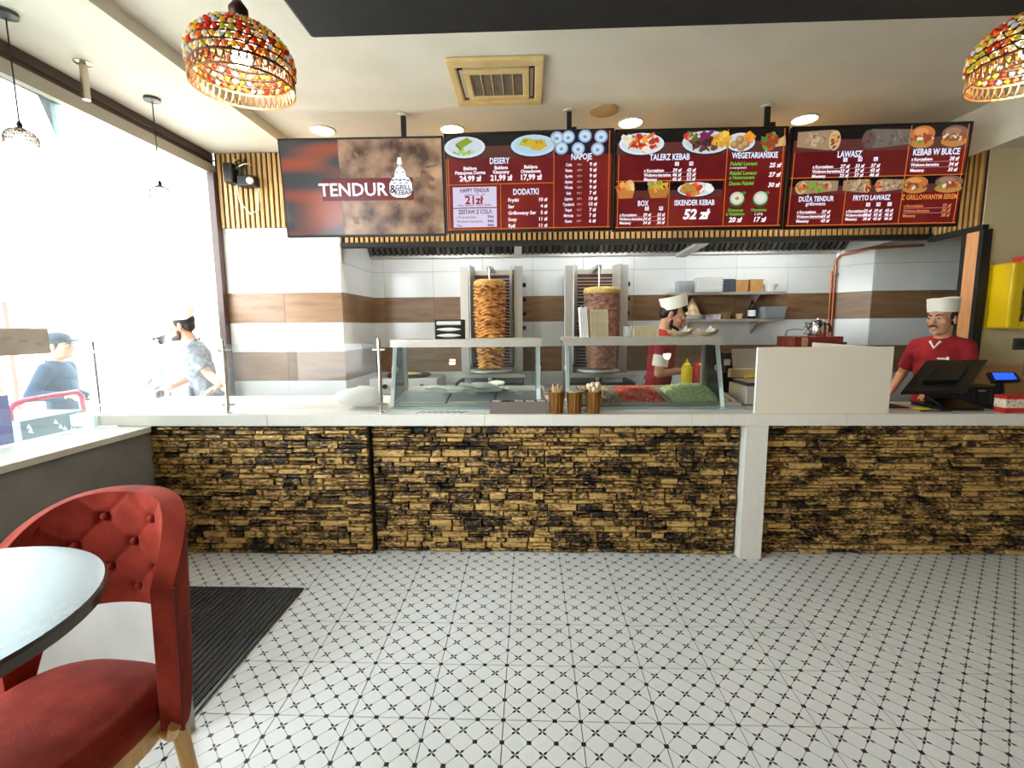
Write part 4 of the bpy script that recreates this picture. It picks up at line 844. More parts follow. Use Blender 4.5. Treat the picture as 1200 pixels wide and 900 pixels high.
# things on the worktop
p = at(413, 481, Z=ZT); p.y = 3.62; t = thing('dough_lump', 'large smooth white dough lump on the worktop behind the chrome tube', 'dough', (p.x, 3.62, ZT))
B().grid(lambda u, v: Vector((p.x+.19*math.cos(2*PI*u)*math.sin(PI*min(v, .999)/1)**.8*(1+.06*math.sin(2*PI*u+1)), 3.62+.12*math.sin(2*PI*u)*math.sin(PI*v)**.8, ZT+.088+.075*-math.cos(PI*v)*(1+.15*math.cos(2*PI*u)))), 28, 14, True).build('dough', M('dough', (238, 234, 224), .6), t, smooth=80)
t = thing('leaflet', 'black and white striped leaflet lying on the worktop', 'leaflet', (-.62, 3.39, ZT)); la = Vector((-.80, 3.335, ZT+.001)); 
B().prism([(-.84, 3.335, ZT+.001), (-.46, 3.335, ZT+.001), (-.46, 3.43, ZT+.001), (-.76, 3.43, ZT+.001)], (0, 0, .003)).build('sheet', WHITE_P, t)
for i in range(8): x = -.83+i*.045; B().prism([(x, 3.337, ZT+.0045), (x+.024, 3.337, ZT+.0045), (x+.06, 3.428, ZT+.0045), (x+.046, 3.428, ZT+.0045)], (0, 0, .0008)).build('printed_stripe', BLACK, t)
# crumpled wrapping paper
t = thing('wrapping_paper', 'crumpled white wrapping paper sheets over the pan lids', 'paper', (-.45, 3.72, ZT+.04))
for k, (x0, x1, y0, y1, z) in enumerate(((-.72, -.20, 3.72, 4.02, ZT+.085), (-.60, -.24, 3.76, 4.05, ZT+.12), (-.86, -.45, 3.8, 4.0, ZT+.09))):
    r = random.Random(k+5); q = [r.uniform(0, 6) for _ in range(6)]
    B().grid(lambda u, v: Vector((x0+(x1-x0)*u+.03*math.sin(4*v+q[0]), y0+(y1-y0)*v+.03*math.sin(5*u+q[1]), z+.018*abs(math.sin(6*u+3*v+q[2]))+.012*math.sin(9*v+4*u+q[3])+.012)), 18, 12).build('sheet', WHITE_P, t, smooth=40)
t = thing('cutlery_box', 'grey box with five open compartments at the front of the worktop', 'box', (-.085, 3.39, ZT)); a, b = at(574, 480, Y=3.35).x, at(641, 480, Y=3.35).x; GB = M('taupe_plastic', (116, 102, 96), .6); bb = B()
bb.box(a, b, 3.34, 3.35, ZT, ZT+.085).box(a, b, 3.45, 3.46, ZT, ZT+.085).box(a, b, 3.35, 3.45, ZT, ZT+.008)
bb.build('box_shell', GB, t)
for i in range(6): x = a+(b-a-.008)*i/5; B().box(x, x+.008, 3.35, 3.45, ZT+.008, ZT+.085).build('divider', GB, t)
for i in range(5): x = a+(b-a)*(i+.5)/5; B().box(x-.03, x+.03, 3.355, 3.445, ZT+.01, ZT+.082).build('cutlery_filling', M('box_filling', (226, 220, 206), .7, c2=(140, 132, 120), scale=40) if i != 1 else BLACK, t)
BRZ = M('bronze_tumbler', (112, 72, 30), .35, .6, c2=(150, 100, 44), scale=10, stretch=(6, 6, .3))
def tumbler(px, lab, kind):
    p = at(px, 484, Z=ZT); t = thing('tumbler', lab, 'tumbler', p, 0, 'bronze tumblers on the worktop'); h = .155; n = 24
    prof = [(.046, 0), (.058, h)]
    b = B().grid(lambda u, v: Vector((p.x+(.046+.012*v)*(1+.035*math.cos(12*2*PI*u))*math.cos(2*PI*u), p.y+(.046+.012*v)*(1+.035*math.cos(12*2*PI*u))*math.sin(2*PI*u), ZT+.001+h*v)), 72, 4, True); b.f.append(tuple(range(72))[::-1]); b.build('cup_wall', BRZ, t, smooth=60)
    B().lathe([(.059, h-.012), (.061, h-.006), (.061, h+.002), (.057, h+.002), (.055, h-.02), (0, h-.02)], p, 24).build('rim', BRZ, t, smooth=40)
    r = random.Random(px)
    for i in range(14 if kind != 1 else 0):
        a, d = i*2.4+r.uniform(-.3, .3), r.uniform(.018, .042); q0 = p+Vector((d*.6*math.cos(a), d*.6*math.sin(a), .03)); q1 = p+Vector((d*1.2*math.cos(a), d*1.2*math.sin(a), h+r.uniform(.025, .055)))
        s = thing('wooden_stirrer' if kind == 0 else 'wooden_spoon', 'thin wooden stirrer in a bronze tumbler' if kind == 0 else 'pale wooden spoon standing in a bronze tumbler', 'stirrer' if kind == 0 else 'spoon', q0, 0, 'stirrers in the tumbler' if kind == 0 else 'spoons in the tumbler')
        B().bar(q0, q1, .009, .003, (math.cos(a), math.sin(a), 0)).build('stick', M('birch', (214, 176, 130), .7), s)
        if kind == 2: B().ball(q1, .014, .009, .018, nu=10, nv=7).build('spoon_bowl', M('birch_pale', (228, 202, 168), .6), s, smooth=60)
    if kind == 1: B().lathe([(0, .006), (.05, .004), (.062, 0), (.062, -.004)], p+Vector((0, 0, h+.006)), 24).build('steel_lid', STEEL, t, smooth=40)
tumbler(652, 'bronze tumbler of wooden stirrers next to the grey box', 0); tumbler(673, 'bronze tumbler with a steel lid', 1); tumbler(695, 'bronze tumbler of pale wooden spoons', 2)

# things on the guard shelves
za, zb = 1.592, 1.598
a, b = at(511, 390, Y=3.8).x, at(543, 390, Y=3.8).x; t = thing('napkin_dispenser', 'black napkin dispenser with white napkins showing through three slots', 'napkin dispenser', ((a+b)/2, 3.84, za)); H_ = .155
bb = B().box(a, a+.012, 3.76, 3.92, za, za+H_).box(b-.012, b, 3.76, 3.92, za, za+H_).box(a, b, 3.90, 3.92, za, za+H_)
for z in (0, .048, .098, H_-.012): bb.box(a, b, 3.76, 3.92, za+z, za+z+.012)
bb.build('case', BLACK, t)
for z in (.012, .06, .11):
    c = (a+b)/2; w_ = (b-a)/2-.014; B().grid(lambda u, v: Vector((c+w_*(2*u-1), 3.765-.012*math.sin(PI*v), za+z+.002+.030*(.5+(v-.5)*(1-.75*abs(2*u-1)**2 if z != .11 else 1)))), 12, 6).build('napkin', WHITE_P, t, smooth=60)
def leaf_stack(px0, px1, py0, n, mat, lab, name, cat, grp, lean, y0=3.80, dy=.0, h=.2):
    a, b = at(px0, 390, Y=y0).x, at(px1, 390, Y=y0).x
    for i in range(n):
        x = a+(b-a)*i/(n-1 if n > 1 else 1); m = Matrix.Translation((x, y0, zb)) @ Matrix.Rotation(lean, 4, 'Y')
        o = B().box(-.0035, .0035, -.06, .06, .0, h*(1+.02*math.sin(i*2.2)), m).build(name, mat); tag(o, lab, cat, grp)
TRAY = M('card_tray', (222, 204, 168), .75, c2=(206, 184, 146), scale=20)
leaf_stack(681, 688, 0, 5, WHITE_P, 'white paper tray leaning at the end of the tall stack', 'paper_tray', 'paper tray', 'white paper trays in the tall stack', -.07, h=.235)
leaf_stack(692, 711, 0, 11, TRAY, 'cream card tray standing upright in the tall stack', 'card_tray', 'card tray', 'cream card trays in the tall stack', -.03, h=.215)
leaf_stack(741, 769, 0, 16, TRAY, 'small cream sleeve standing in the row beside the cook', 'card_sleeve', 'card sleeve', 'cream card sleeves on the guard shelf', .02, h=.085)
pc = at(738, 388, Y=3.8); tag(B().lathe([(0, 0), (.04, 0), (.043, .085), (.04, .085), (.037, .006), (0, .006)], (pc.x-.01, 3.8, zb), 16).build('plastic_cup', CLEAR, smooth=40), 'clear plastic cup beside the row of card sleeves', 'cup')
for px, lb in ((797, 'open paper boat on the guard shelf in front of the cook'), (826, 'open paper boat at the free end of the guard shelf')):
    c = at(px, 392, Y=3.85); t = thing('paper_boat', lb, 'paper boat', (c.x, 3.85, zb)); W2 = .085
    B().grid(lambda u, v: Vector((c.x+W2*(2*u-1)*(1+.15*v), 3.85+(.05+.03*abs(2*v-1))*(2*v-1), zb+.002+.045*(abs(2*v-1)**1.5)*(.7+.3*abs(2*u-1))+.02*abs(2*u-1)**3)), 10, 9).build('tray', TRAY, t, smooth=30)
    B().prism([(c.x-.02, 3.85, zb+.01), (c.x+.07, 3.84, zb+.01), (c.x+.05, 3.86, zb+.085)], (0, .004, .0)).build('paper_flap', WHITE_P, t)

# fryer area between guard and board
t = thing('fryer', 'steel table fryer with a raised lid beside the cream board', 'fryer', (1.62, 3.85, ZT)); x0, x1 = at(858, 470, Y=3.75).x+.12, at(880, 470, Y=3.75).x+.25
x0, x1 = 1.66, 1.98
B().box(x0, x1, 3.66, 3.98, ZT+.01, ZT+.15).build('tank', STEEL, t, bevel=.006); B().box(x0+.02, x1-.02, 3.68, 3.96, ZT+.15, ZT+.175).build('heater_grid', STEEL_D, t)
for i in range(9): B().box(x0+.02, x1-.02, 3.69+.03*i, 3.696+.03*i, ZT+.175, ZT+.182).build('grid_wire', STEEL, t)
B().prism([(x0+.03, 3.96, ZT+.2), (x1, 3.96, ZT+.2), (x1, 4.03, ZT+.42), (x0+.03, 4.03, ZT+.42)], (0, .006, 0)).build('raised_lid', STEEL, t); B().bar((x0+.09, 3.9, ZT+.2), (x0+.17, 3.9, ZT+.205), .012, .02).build('yellow_handle', M('yellow_plastic', (226, 196, 40), .5), t)
for sx_ in (x0+.02, x1-.04): B().box(sx_, sx_+.02, 3.7, 3.72, ZT, ZT+.01).build('foot', BLACK, t)
B().box(x0-.01, x1, 3.93, 3.98, ZT+.19, ZT+.26).build('control_box', M('greasy_beige', (186, 164, 120), .5), t)
t = thing('wire_basket', 'round wire frying basket on the back table', 'basket', (2.35, 5.05, .98)); bc = Vector((at(880, 412, Y=5.05).x, 5.05, 1.28)); wb = B()
B().box(bc.x-.13, bc.x+.13, 4.95, 5.2, .982, 1.2).build('base_box', STEEL_D, t)
for k in range(4): wb.tube([(bc.x+.12*math.cos(2*PI*i/18), 5.05+.12*math.sin(2*PI*i/18), 1.22+k*.05) for i in range(18)], .004, 5, True)
for k in range(14): wb.tube([(bc.x+.12*math.cos(2*PI*k/14), 5.05+.12*math.sin(2*PI*k/14), 1.2), (bc.x+.12*math.cos(2*PI*k/14), 5.05+.12*math.sin(2*PI*k/14), 1.38)], .003, 5)
wb.build('wire_cage', STEEL, t); B().tube([(bc.x-.1, 5.0, 1.36), (bc.x+.02, 4.98, 1.42), (bc.x+.14, 4.97, 1.45)], .005, 6).build('handle', STEEL, t)
px_ = at(857, 425, Y=5.0); t = thing('kitchen_appliance', 'black appliance on the back table behind the fryer', 'appliance', (px_.x, 5.08, .98)); B().box(px_.x-.09, px_.x+.06, 4.98, 5.2, .982, 1.2).build('base', BLACK, t, bevel=.01); B().box(px_.x-.05, px_.x+.03, 5.0, 5.2, 1.2, 1.40).build('tower', BLACK, t, bevel=.01); B().box(px_.x-.075, px_.x-.02, 4.975, 5.0, 1.27, 1.33).build('panel', STEEL, t)

# cream boards screening the till
t = thing('screen_board', 'plain cream board standing on the worktop edge', 'board', (2.04, 3.36, ZT)); a, b = at(884, 484, Z=ZT).x, at(1041, 484, Z=ZT).x
m = B().box(a, b, 3.35, 3.368, ZT, 1.53); m.build('board', CREAM_B, t); B().box(a-.003, a, 3.349, 3.369, ZT, 1.53).build('white_edge', WHITE_P, t)
t = thing('screen_board', 'second cream board standing behind the front board, turned slightly', 'board', (2.35, 3.6, ZT)); q0, q1 = at(952, 402, Y=3.62), at(1046, 409, Y=3.42)
B().prism([(q0.x, 3.62, ZT), (q1.x-.012, 3.42, ZT), (q1.x-.012, 3.42, 1.52), (q0.x, 3.62, 1.552)], (.008, .016, 0)).build('board', CREAM_B, t)

# till
def till():
    t = thing('till_monitor', 'black touch screen till seen from behind on a flat foot', 'till', (3.0, 3.68, ZT))
    q = [at(1056, 459, Y=3.50), at(1085, 422, Y=3.78), at(1158, 421, Y=3.70), at(1133, 457, Y=3.42)]
    n = (q[1]-q[0]).cross(q[3]-q[0]).normalized()
    if n.y < 0: n = -n
    m = B().prism(q, n*.03); m.build('monitor', BLACK, t, bevel=.006)
    c = (q[0]+q[1]+q[2]+q[3])/4; B().prism([c+(p-c)*.55 for p in q], -n*.03).build('rear_housing', BLACK, t, bevel=.006)
    B().box(c.x-.09, c.x+.07, 3.60, 3.66, ZT+.02, c.z+.02).build('neck', BLACK, t, bevel=.006); B().box(c.x-.14, c.x+.14, 3.42, 3.72, ZT, ZT+.025).build('foot', BLACK, t, bevel=.008)
    B().prism([(c.x-.13, 3.44, ZT+.025), (c.x+.13, 3.44, ZT+.025), (c.x+.08, 3.66, ZT+.085), (c.x-.08, 3.66, ZT+.085)], (0, .03, 0)).build('foot_wedge', BLACK, t)
    return c
tc = till()
t = thing('receipt_printer', 'black receipt printer beside the till foot', 'printer', (3.33, 3.72, ZT)); px0, px1 = at(1140, 460, Y=3.62).x, at(1176, 460, Y=3.62).x
B().box(px0, px1, 3.60, 3.80, ZT+.0, ZT+.15).build('body', BLACK, t, bevel=.02); B().box(px0+.02, px0+.07, 3.597, 3.60, ZT+.115, ZT+.125).build('maker_plate', M('grey_print', (170, 170, 170), .5), t); B().box(px0-.01, px1+.02, 3.57, 3.62, ZT, ZT+.02).build('front_tray', BLACK, t, bevel=.005); B().box((px0+px1)/2-.003, (px0+px1)/2+.003, 3.596, 3.6, ZT+.02, ZT+.13).build('seam', STEEL_D, t)
t = thing('customer_display', 'small blue lit display on a black post', 'display', (3.35, 3.5, ZT)); q = [at(1163, 447, Y=3.44), at(1197, 446, Y=3.44), at(1190, 436, Y=3.52), at(1157, 436, Y=3.52)]; c = (q[0]+q[1]+q[2]+q[3])/4
B().prism(q, (0, .012, -.018)).build('casing', BLACK, t, bevel=.003); B().prism([c+(p-c)*.74+Vector((0, -.002, .003)) for p in q], (0, .001, -.001)).build('lit_panel', glow((40, 90, 255), 1.3), t); B().box(c.x-.016, c.x+.016, 3.49, 3.52, ZT, c.z-.01).build('post', BLACK, t); B().box(c.x-.05, c.x+.05, 3.46, 3.55, ZT, ZT+.01).build('foot', BLACK, t)
a = at(1178, 482, Y=3.345).x; t = thing('card_tin', 'red and white patterned carton at the end of the worktop', 'carton', (a+.1, 3.39, ZT)); B().box(a, a+.2, 3.345, 3.43, ZT, ZT+.12).build('carton', M('red_print', (188, 34, 30), .5), t); B().box(a-.001, a+.201, 3.3435, 3.43, ZT+.035, ZT+.095).build('white_band', M('white_print', (226, 214, 196), .6, c2=(150, 80, 60), scale=60, contrast=(.5, .7)), t)
tag(B().box(2.56, 2.80, 3.55, 3.75, ZT, ZT+.006).build('dark_folder', M('brown_leather', (70, 44, 34), .6)), 'dark brown folder lying beside the till', 'folder'); 
tag(B().ball((2.82, 3.47, ZT+.012), .06, .045, .012).build('cleaning_cloth', M('yellow_cloth', (206, 180, 70), .8), smooth=60), 'yellow cloth on the worktop beside the till', 'cloth')
tag(B().box(2.77, 2.98, 3.40, 3.415, ZT, ZT+.006).build('pen_tray', M('dark_tray', (60, 36, 34), .6)), 'narrow dark tray in front of the till foot', 'tray')

# wall items at the right
t = thing('bottle_cabinet', 'bright yellow rounded wall cabinet holding small bottles', 'cabinet', (4.3, 4.17, 1.63)); YEL = M('yellow_gloss', (226, 190, 10), .4); X0, X1, y0, y1, z0, z1 = 3.925, 4.75, 4.06, 4.27, 1.635, 2.175
B().box(X0, X1, y1-.012, y1, z0, z1).build('back', YEL, t); B().box(X0, X0+.10, y0, y1-.012, z0, z1).build('side', YEL, t, bevel=.02); B().box(X1-.1, X1, y0, y1-.012, z0, z1).build('side', YEL, t, bevel=.02); B().box(X0+.10, X1-.1, y0, y1-.012, z1-.05, z1).build('top', YEL, t); B().box(X0+.10, X1-.1, y0, y1-.012, z0, z0+.06).build('bottom', YEL, t)
zz = [z0+.06+.107*i for i in range(4)]
for z in zz[1:]: B().box(X0+.1, X1-.1, y0+.02, y1-.012, z-.008, z).build('shelf', M('cabinet_red_shelf', (150, 60, 30), .5), t)
BC = [(60, 44, 66), (200, 196, 190), (120, 40, 36), (80, 84, 90)]
for j, z in enumerate(zz):
    for i in range(9):
        bx = X0+.14+i*.065; c = BC[(i+j) % 4]
        o = thing('small_bottle', 'small bottle with a pale cap on the %s shelf of the yellow cabinet' % ('lowest', 'second lowest', 'second highest', 'highest')[j], 'bottle', (bx, y0+.07, z), 0, 'small bottles in the yellow cabinet')
        B().lathe([(0, 0), (.02, 0), (.021, .005), (.021, .045), (.009, .06), (0, .06)], (bx, y0+.07, z), 10).build('body', M('mini_%d' % ((i+j) % 4), c, .25), o, smooth=40); B().cyl((bx, y0+.07, z+.058), (bx, y0+.07, z+.075), .009, n=8).build('cap', WHITE_P, o)
tag(B().box(4.06, 4.5, 4.08, 4.24, 2.176, 2.225).build('red_tin', M('red_tin', (196, 50, 40), .5, c2=(226, 214, 200), scale=30, contrast=(.55, .65)), bevel=.005), 'red patterned flat tin on top of the yellow cabinet', 'tin')
p0 = at(1187, 410, Y=4.28); t = thing('wall_socket', 'dark grey wall socket below the yellow cabinet', 'socket', (p0.x+.06, 4.285, p0.z)); B().box(p0.x, p0.x+.16, 4.272, 4.29, p0.z, p0.z+.1).build('plate', M('socket_grey', (58, 60, 62), .5), t, bevel=.004); B().cyl((p0.x+.05, 4.272, p0.z+.05), (p0.x+.05, 4.266, p0.z+.05), .025, n=16).build('outlet', BLACK, t)
tag(B().tube([(p0.x+.1, 4.26, p0.z+.02), (p0.x+.08, 4.25, p0.z-.08), (p0.x+.0, 4.2, p0.z-.2), (p0.x-.03, 4.1, p0.z-.26)], .004, 6).build('power_cord', M('grey_cord', (170, 170, 165), .5), smooth=60), 'thin grey cord hanging from the wall socket', 'cord')
# cables and camera by the slatted column
q = at(283, 200, Y=4.72); t = thing('security_camera', 'black camera box with tangled cables on the slatted column', 'camera', (q.x, 4.79, q.z)); 
c = at(270, 203, Y=4.70); B().box(c.x-.05, c.x+.04, 4.66, 4.79, c.z-.09, c.z+.09).build('junction_box', BLACK, t, bevel=.01)
c2 = at(289, 211, Y=4.68); B().box(c2.x-.10, c2.x+.07, 4.68, 4.79, c2.z-.05, c2.z+.05).build('camera_body', BLACK, t, bevel=.012); B().ball((c2.x+.04, 4.665, c2.z-.01), .032).build('camera_dome', WHITE_P, t, smooth=60)
r = random.Random(2)
for i in range(6):
    a, b = at(r.uniform(266, 296), r.uniform(183, 195), Y=4.74), at(r.uniform(270, 296), r.uniform(200, 214), Y=4.74); mm = (a+b)/2+Vector((r.uniform(-.12, .12), -.06, r.uniform(-.03, .1)))
    B().tube([a.lerp(mm, k/4).lerp(mm.lerp(b, k/4), k/4) for k in range(5)], .007, 6).build('cable', BLACK if i % 3 else STEEL, t, smooth=60)
a = at(277, 212, Y=4.77); B().tube([a, a+Vector((.02, 0, -.2)), a+Vector((.12, 0, -.32)), a+Vector((.2, 0, -.28)), a+Vector((.22, 0, 0))], .006, 6).build('white_cable', WHITE_P, t, smooth=60)

# ------------------------------------------------------------------ dining side
MAT_R = M('black_mat_rib', (26, 25, 26), .75, c2=(52, 50, 50), scale=14, stretch=(1, .2, 1)); t = thing('entrance_mat', 'black ribbed entrance mat let into the tiled floor', 'mat', ((MX0+MX1)/2, (MY0+MY1)/2, 0))
B().box(MX0, MX1, MY0, MY1, 0.0, .004).build('base', M('mat_groove', (136, 134, 132), .8), t); fr = B().box(MX1-.012, MX1+.004, MY0, MY1+.01, 0, .011).box(MX0, MX1, MY1-.004, MY1+.010, 0, .011); fr.build('metal_edge', STEEL_D, t)
nr = int((MX1-.014-MX0)/.034); me = B().box(-.011, .011, -(MY1-MY0-.01)/2, (MY1-MY0-.01)/2, 0, .009).mesh('rib'); me.materials.append(MAT_R)
for i in range(nr): inst(me, 'rib', t, (MX1-.032-i*.034-(MX0+MX1)/2, 0, .003))
# bar table
t = thing('bar_table', 'round dark bar table with a glossy top', 'table', (-1.217, .746, 0)); TX, TY, TR = -1.217, .746, .352
B().lathe([(0, 1.12), (TR-.006, 1.12), (TR, 1.126), (TR, 1.144), (TR-.006, 1.15), (0, 1.15)], (TX, TY, 0), 72).build('top', M('dark_laminate', (58, 52, 50), .22, c2=(76, 68, 64), scale=6, stretch=(10, 1, 1), spec=.7), t, smooth=30)
B().cyl((TX, TY, .03), (TX, TY, 1.12), .04, n=20).build('column', BLACK_M, t, smooth=40); B().lathe([(0, 0), (.25, 0), (.25, .012), (.06, .03), (0, .03)], (TX, TY, 0), 36).build('base', BLACK_M, t, smooth=30)
# bar chair
SXc, SYc = -1.16, 1.02
t = thing('bar_chair', 'red velvet bar chair with a button tufted curved back and wooden legs', 'chair', (SXc, SYc, 0), math.radians(-5))
HALF = math.radians(78)
def back_edge(f):
    a = abs(f)/math.radians(67); sm_ = min(1, max(0, (abs(f)-math.radians(46))/math.radians(26))); sm_ = sm_*sm_*(3-2*sm_)
    return .905-.225*sm_, 1.235-.11*a**3
btn = [(math.radians(f), z) for z, fs in ((1.16, (-18, 18)), (1.085, (-36, 0, 36)), (1.01, (-54, -18, 18, 54)), (.95, (-36, 0, 36))) for f in fs]
def back_pt(f, v, rad, dim):
    zb_, zt_ = back_edge(f); z = zb_+(zt_-zb_)*v; r = rad
    if dim:
        for bf, bz in btn: d2 = ((f-bf)*.24)**2+(z-bz)**2; r += .016*math.exp(-d2/.00035)
        for bf, bz in btn:
            for q in (-1, 1):
                dx, dz = (f-bf)*.24, z-bz; al = (dx*q*.0757+dz*.075)/.1065; ac = abs(dx*q*.075-dz*.0757)/.1065
                if 0 < al < .1: r += .005*math.exp(-ac*ac/.00002)
    r *= 1+.04*(v-.5)
    return Vector((r*math.sin(f), r*math.cos(f), z))
def shell():
    b = B(); nu, nv = 90, 40; prof = []
    ins = [[back_pt(-HALF+2*HALF*i/(nu-1), j/(nv-1), .232, True) for i in range(nu)] for j in range(nv)]
    outs = [[back_pt(-HALF+2*HALF*i/(nu-1), j/(nv-1), .285, False) for i in range(nu)] for j in range(nv)]
    vs = [p for row in ins for p in row]+[p for row in outs for p in row]; N = nu*nv; fs = []
    for j in range(nv-1):
        for i in range(nu-1):
            a = j*nu+i; fs.append((a, a+1, a+nu+1, a+nu)); fs.append((N+a, N+a+nu, N+a+nu+1, N+a+1))
    for i in range(nu-1): fs += [(i, N+i, N+i+1, i+1), ((nv-1)*nu+i, (nv-1)*nu+i+1, N+(nv-1)*nu+i+1, N+(nv-1)*nu+i)]
    for j in range(nv-1): a = j*nu; fs += [(a, a+nu, N+a+nu, N+a), (a+nu-1, N+a+nu-1, N+a+2*nu-1, a+2*nu-1)]
    return b.add(vs, fs)
bk = shell().build('backrest', RED_FAB, t, local=True, smooth=70, bevel=.012)
for bf, bz in btn:
    p = Vector((.243*math.sin(bf), .243*math.cos(bf), bz)); B().ball(p, .012, .012, .012, nu=10, nv=7).build('button', RED_FAB, bk, local=True, smooth=60)
for s_ in (-1, 1): B().tube([back_pt(s_*HALF*.995, v/12, .288, False)+Vector((0, 0, 0)) for v in range(13)], .004, 6).build('piping', M('dark_red_piping', (110, 28, 18), .8), bk, local=True, smooth=60)
def sq(a, r): k = (abs(math.cos(a))**3+abs(math.sin(a))**3)**(-1/3); return r*k
def seat(u, v):
    a = 2*PI*u; pr_ = [(0, .785), (.55, .783), (.85, .772), (.97, .755), (1, .735), (.99, .71), (.95, .695), (0, .695)]
    k = v*(len(pr_)-1); i = min(int(k), len(pr_)-2); q = k-i; rr = pr_[i][0]*(1-q)+pr_[i+1][0]*q; z = pr_[i][1]*(1-q)+pr_[i+1][1]*q
    return Vector((sq(a, .222)*rr*math.cos(a), sq(a, .222)*rr*math.sin(a)-.03, z))
B().grid(seat, 56, 29, True).build('seat', RED_FAB, t, local=True, smooth=60)
B().grid(lambda u, v: Vector((sq(2*PI*u, .205)*math.cos(2*PI*u), sq(2*PI*u, .205)*math.sin(2*PI*u)-.03, .64+.056*v)), 56, 2, True).build('seat_frame', WOOD, t, local=True, smooth=60)
for a in (-1, 1):
    for b in (-1, 1): B().tube([(a*.17, b*.17-.03, .69), (a*.195, b*.195-.03, .35), (a*.225, b*.225-.03, 0)], [.021, .019, .014], 12).build('leg', WOOD, t, local=True, smooth=60)
B().tube([(sq(2*PI*i/40, .2)*math.cos(2*PI*i/40), sq(2*PI*i/40, .2)*math.sin(2*PI*i/40)-.03, .30) for i in range(40)], .013, 8, True).build('footrest_ring', WOOD, t, local=True, smooth=60)
for a in (-1, 1): B().tube([(a*.262, .05, .70), (a*.24, .06, .66), (a*.18, .08, .655)], .014, 8).build('back_arm', WOOD, t, local=True, smooth=60)

# ------------------------------------------------------------------ people
def capsule(b, p, q, r0, r1=None, n=14, flat1=False):
    r1 = r0 if r1 is None else r1; p, q = Vector(p), Vector(q)
    b.cyl(p, q, r0, r1, n); b.ball(p, r0, nu=n, nv=8)
    if not flat1: b.ball(q, r1, nu=n, nv=8)
def ik(a, c, l1, l2, pole):
    a, c, pole = Vector(a), Vector(c), Vector(pole); d = c-a; L = min(d.length, (l1+l2)*.985); u = d.normalized(); c = a+u*L
    x = (l1*l1-l2*l2+L*L)/(2*L); h = math.sqrt(max(0, l1*l1-x*x)); pp = (pole-u*pole.dot(u)).normalized()
    return a+u*x+pp*h, c
def soft(o, vox, it=6):
    m = o.modifiers.new('remesh', 'REMESH'); m.mode = 'VOXEL'; m.voxel_size = vox; m.use_smooth_shade = True
    q = o.modifiers.new('smooth', 'SMOOTH'); q.factor = .5; q.iterations = it; return o
def hand(b, w, d, nrm, side, curl=.35, k=1):
    """five fingers; d = pointing direction, nrm = back of the hand, side = +1/-1 where the thumb leaves"""
    d = Vector(d).normalized(); nrm = Vector(nrm); nrm = (nrm-d*nrm.dot(d)).normalized(); s_ = d.cross(nrm)*side
    m = Matrix((s_, d, nrm)).transposed()
    b.ball(w+d*.045*k, .040*k, .055*k, .016*k, m, 12, 8)
    for i, (off, ln) in enumerate(((-.030, .062), (-.010, .074), (.011, .078), (.031, .070))):
        p0 = w+d*.088*k+s_*off*k; p1 = p0+(d*math.cos(curl)-nrm*math.sin(curl))*ln*.5*k+s_*off*.12*k; p2 = p1+(d*math.cos(curl*2.2)-nrm*math.sin(curl*2.2))*ln*.5*k
        capsule(b, p0-d*.02*k, p1, .0088*k, .008*k, 8); capsule(b, p1, p2, .008*k, .0068*k, 8)
    t0 = w+d*.022*k+s_*.03*k; t1 = t0+(d*.7+s_*.7-nrm*.15).normalized()*.04*k; t2 = t1+(d*.93+s_*.3-nrm*.25).normalized()*.032*k
    capsule(b, t0, t1, .0115*k, .0098*k, 8); capsule(b, t1, t2, .0098*k, .0078*k, 8)
